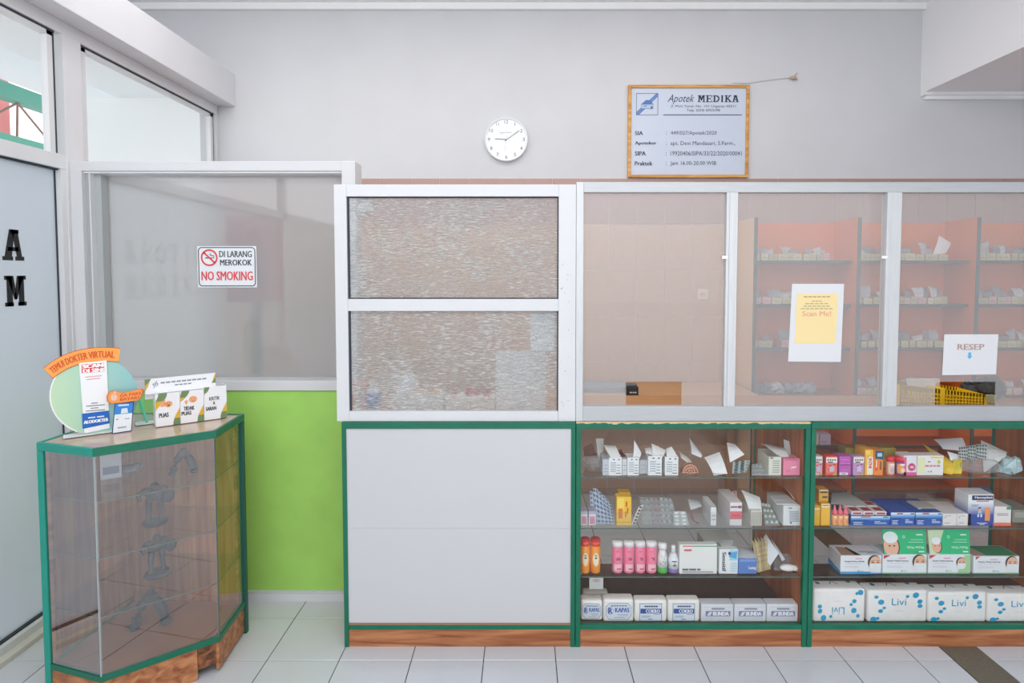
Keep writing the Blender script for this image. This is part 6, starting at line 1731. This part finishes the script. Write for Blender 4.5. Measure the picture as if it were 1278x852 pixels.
# ---- right counter, lower shelf: face mask boxes
def face(o, f_, cx_, cy_, s_, cap=False, mask='#e6ebee', hair='#3a302c'):
    """printed woman wearing a face mask"""
    sk = M('#e9b99c', .5)
    e0 = 0.0014
    prints(o, f_, [EL(cx_ - .05 * s_, cy_ + .10 * s_, .46 * s_, .52 * s_, 20)], M('#d9e2e0' if cap else hair, .5), e0, 'printed_hair')
    prints(o, f_, [EL(cx_ + .02 * s_, cy_, .43 * s_, .54 * s_, 20)], sk, e0 + .0004, 'printed_face')
    prints(o, f_, [[(cx_ - .40 * s_, cy_ + .0 * s_), (cx_ + .44 * s_, cy_ + .0 * s_), (cx_ + .46 * s_, cy_ - .30 * s_), (cx_ + .22 * s_, cy_ - .60 * s_), (cx_ - .20 * s_, cy_ - .60 * s_), (cx_ - .42 * s_, cy_ - .30 * s_)][::-1]], M(mask, .5), e0 + .0008, 'printed_mask')
    prints(o, f_, [EL(cx_ - .18 * s_, cy_ + .10 * s_, .09 * s_, .035 * s_, 10), EL(cx_ + .20 * s_, cy_ + .10 * s_, .09 * s_, .035 * s_, 10), R(cx_ - .28 * s_, cy_ + .20 * s_, cx_ - .08 * s_, cy_ + .225 * s_), R(cx_ + .10 * s_, cy_ + .20 * s_, cx_ + .30 * s_, cy_ + .225 * s_)], M('#3b2a26', .5), e0 + .0012, 'printed_eyes')


def mask_box(label, x0, x1, yt, foot, name3, dep=0.10, flap=None, xs=None, Yf=YI, tint=None):
    o = carton('mask_box', label, x0, x1, yt, C, '#e9ecf1', [(foot, (.0, .0, 1, .06))] + ([('#a9d49a', [(.70, .06), (1, .06), (1, .98), (.86, .98)])] if tint else []), [], Yf=Yf, dep=dep)
    ym = 700
    w_ = PY(x1, ym, Yf).x - PY(x0, ym, Yf).x; h_ = PY(x0, yt, Yf).z - C
    f_ = front(w_)
    face(o, f_, .84 * w_ if not tint else .78 * w_, .56 * h_, h_ * (.75 if not tint else .5), tint == 1)
    text(o, f_, name3, .10 * w_, .62 * h_, .58 * w_, .72 * h_, M('#3c4450', .5), 0.01)
    prints(o, f_, [R(.10 * w_, .54 * h_, .5 * w_, .555 * h_), R(.10 * w_, .40 * h_, .42 * w_, .415 * h_), R(.10 * w_, .34 * h_, .46 * w_, .355 * h_)], M('#b9bec8', .5), .0010)
    prints(o, f_, [R(.36 * w_, .80 * h_, .52 * w_, .84 * h_)], M('#e0909a', .5), .0010)
    prints(o, f_, ring(.44 * w_, .16 * h_, .02 * w_, .05 * h_, .002, 10) + [R(.47 * w_, .15 * h_, .56 * w_, .17 * h_)], M('#5aa0a8', .5), .0010, 'emblem')
    return o, w_, h_, f_


o, w_, h_, f_ = mask_box('face mask box with light blue foot stripe on the lower shelf', 1049, 1100, 693, '#3f9fd8', 'Surgical Face Mask')
prints(o, f_, [R(0, 0, .74 * w_, .12 * h_)], M('#3f9fd8', .5), .0010)
fsd = Frame((-w_ / 2, 0.10, 0), (0, -1, 0), (0, 0, 1), (-1, 0, 0))
prints(o, fsd, [[(0, .0), (.1, 0), (.1, .14 * h_), (0, .30 * h_)]], M('#3f9fd8', .5), .0006, 'side_stripe')
prints(o, fsd, [R(.03, .5 * h_, .034, .62 * h_), R(.04, .35 * h_, .065, .37 * h_)], M('#b0b6bf', .5), .0006, 'side_print')
# picture on its lid
ft_ = Frame((-w_ / 2, 0, h_), (1, 0, 0), (0, 1, 0), (0, 0, 1))
prints(o, ft_, [[(.02 * w_, .0), (.5 * w_, .0), (.35 * w_, .07), (.10 * w_, .08)]], M('#b89a84', .5), .0008, 'lid_picture')
prints(o, ft_, [[(.36 * w_, .0), (.5 * w_, .0), (.36 * w_, .075), (.31 * w_, .07)]], M('#2c2624', .5), .0012, 'lid_picture')
prints(o, ft_, [R(.55 * w_, .03, .95 * w_, .036), R(.7 * w_, .018, .98 * w_, .023)], M('#7c8690', .5), .0008, 'lid_print')
def green_box(label, x0, x1, pale):
    o, w_, h_, f_ = mask_box(label, x0, x1, 692, '#57b98c', 'Masker Medis Earloop', tint=2 if pale else None)
    prints(o, f_, [[(.02 * w_, .98 * h_), (.02 * w_, .78 * h_), (.18 * w_, .98 * h_)]], M('#c9404c', .5), .0012, 'corner_mark')
    # raised green lid with a picture
    c0 = [(x0 + 2, 692, YI + .004), (x1, 692, YI + .004), (x1 - 1.5, 661, YI + .03), (x0 - 1, 661, YI + .03)]
    c = [p - o.location for p in corners(c0)]
    fl_ = obj('raised_lid', patch(c, 0.0, 0.0018, 2), M('#12b877', 0.45), o)
    ux_, uy_ = (c[1] - c[0]), (c[3] - c[0])
    n_ = ux_.cross(uy_).normalized()
    fr = Frame(c[0], ux_.normalized(), uy_.normalized(), n_ if n_.y < 0 else -n_)
    lw, lh = ux_.length, uy_.length
    pic = M('#c9dcb4' if pale else '#12b877', .5)
    prints(fl_, fr, [[(0.0, 0), (.24 * lw, 0), (.28 * lw, .5 * lh), (.40 * lw, lh), (0, lh)]], pic, .0006, 'lid_picture')
    sk = M('#e3b296', .5)
    cx_ = (.20, .20)[pale] * lw; sc = (1.0, .62)[pale] * lh
    prints(fl_, fr, [EL(cx_, .34 * lh, .34 * sc, .46 * sc, 18)], M('#5a3a30', .5), .0010, 'lid_picture')
    prints(fl_, fr, [EL(cx_ - .02 * lw, .34 * lh, .32 * sc, .42 * sc, 18)], sk, .0014, 'lid_picture')
    prints(fl_, fr, [EL(cx_ - .02 * lw, .34 * lh + .36 * sc, .32 * sc, .24 * sc, 16)], M('#e4ebec', .5), .0018, 'lid_picture')
    prints(fl_, fr, [EL(cx_ - .06 * lw, .36 * lh, .05 * sc, .03 * sc, 8), EL(cx_ + .05 * lw, .36 * lh, .05 * sc, .03 * sc, 8)], M('#3b2a26', .5), .0022, 'lid_picture')
    lt = M('#d8f0e2', .5)
    text(fl_, fr, 'Masker Medis', .55 * lw, .24 * lh, .95 * lw, .34 * lh, lt, 0.01, turn=2, e=.0010)
    prints(fl_, fr, [R(.80 * lw, .78 * lh, .95 * lw, .83 * lh), R(.65 * lw, .6 * lh, .95 * lw, .615 * lh), R(.6 * lw, .5 * lh, .95 * lw, .515 * lh), R(.82 * lw, .10 * lh, .95 * lw, .15 * lh)] + ring(.5 * lw, .72 * lh, .03 * lw, .06 * lh, .002, 10), lt, .0010, 'lid_print')
green_box('face mask box with raised green lid and large capped face', 1101.5, 1156.5, 0)
green_box('face mask box with raised green lid and small face on pale green', 1158.5, 1211, 1)
o, w_, h_, f_ = mask_box('face mask box with closed dark green top at the right end of the lower shelf', 1215, 1272, 694, '#57b98c', 'Masker Medis Earloop', dep=0.10)
prints(o, f_, [[(.04 * w_, .98 * h_), (.04 * w_, .80 * h_), (.14 * w_, .98 * h_)]], M('#c9404c', .5), .0012, 'corner_mark')
prints(o, Frame((-w_ / 2, 0, h_), (1, 0, 0), (0, 1, 0), (0, 0, 1)), [R(.02 * w_, .004, .98 * w_, .096)], M('#2f8a63', .45), .0006, 'lid_print')
prints(o, Frame((-w_ / 2, 0, h_), (1, 0, 0), (0, 1, 0), (0, 0, 1)), [[(.02 * w_, .004), (.30 * w_, .004), (.24 * w_, .07), (.06 * w_, .09)]], M('#b39a8a', .45), .0010, 'lid_picture')

# ---- tissue packs on the bottom board
LIVI = M('#1f9fca', .5)
for k_, (x0, x1, yt, turn) in enumerate(((1015, 1080, 735, 2), (1083, 1157.5, 737, 0), (1158.5, 1231.5, 739, 0), (1232.5, 1306, 741, 0))):
    o, w_, h_, f_ = softpack('tissue_pack', ('white tissue pack lying upside down with blue leaf print', 'white tissue pack with blue leaf print, second from the green post', 'white tissue pack with blue leaf print, third from the green post', 'white tissue pack with blue leaf print, last at the picture edge')[k_],
                             x0, x1, yt, D, 0.075, '#f0eeec', Yf=YI - .008, group='tissue packs on the bottom board')
    T = (lambda u, v: (1 - u, 1 - v)) if turn else (lambda u, v: (u, v))
    def leaf(u, v, a, s_=1.0):
        pts = []
        for k2 in range(14):
            t2 = 2 * math.pi * k2 / 14
            x_, y_ = 0.052 * s_ * math.cos(t2), 0.090 * s_ * math.sin(t2) * 0.85
            pts.append((u + x_ * math.cos(a) - y_ * math.sin(a) * 0.6, v + x_ * math.sin(a) * 1.6 + y_ * math.cos(a)))
        return [tuple(c * d_ for c, d_ in zip(T(*p_), (w_, h_))) for p_ in pts]
    lv = [leaf(.14, .80, .3, .7), leaf(.22, .64, .6, 1.05), leaf(.275, .46, .3, .6), leaf(.215, .36, .2, .8), leaf(.10, .10, .0, 1.05), leaf(.17, .13, .4, .6), leaf(.80, .86, .9, 1.1), leaf(.87, .66, .9, .9), leaf(.875, .52, .2, .8)]
    prints(o, f_, lv, LIVI, .0008, 'leaf_print')
    if turn: text(o, f_, 'Livi', (1 - .64) * w_, (1 - .76) * h_, (1 - .40) * w_, (1 - .54) * h_, LIVI, 0.0, turn=2, e=.0010)
    else: text(o, f_, 'Livi', .40 * w_, .54 * h_, .64 * w_, .76 * h_, LIVI, 0.0, e=.0010)
    prints(o, f_, [leaf(.66, .82, .9, .6)], LIVI, .0008, 'leaf_print')
    prints(o, f_, [[tuple(c * d_ for c, d_ in zip(T(*p_), (w_, h_))) for p_ in R(.46, .36, .62, .37)]], M('#c3c8cc', .5), .0008, 'rule')
    fu = Frame((-w_ / 2, 0, h_), (1, 0, 0), (0, 1, 0), (0, 0, 1))
    prints(o, fu, [EL(.18 * w_, .05, .010, .012, 10), seg(.40 * w_, .04, .48 * w_, .07, .004), seg(.48 * w_, .07, .56 * w_, .04, .004), EL(.8 * w_, .06, .010, .010, 10)], M('#3f7f92', .5), .0008, 'leaf_print')
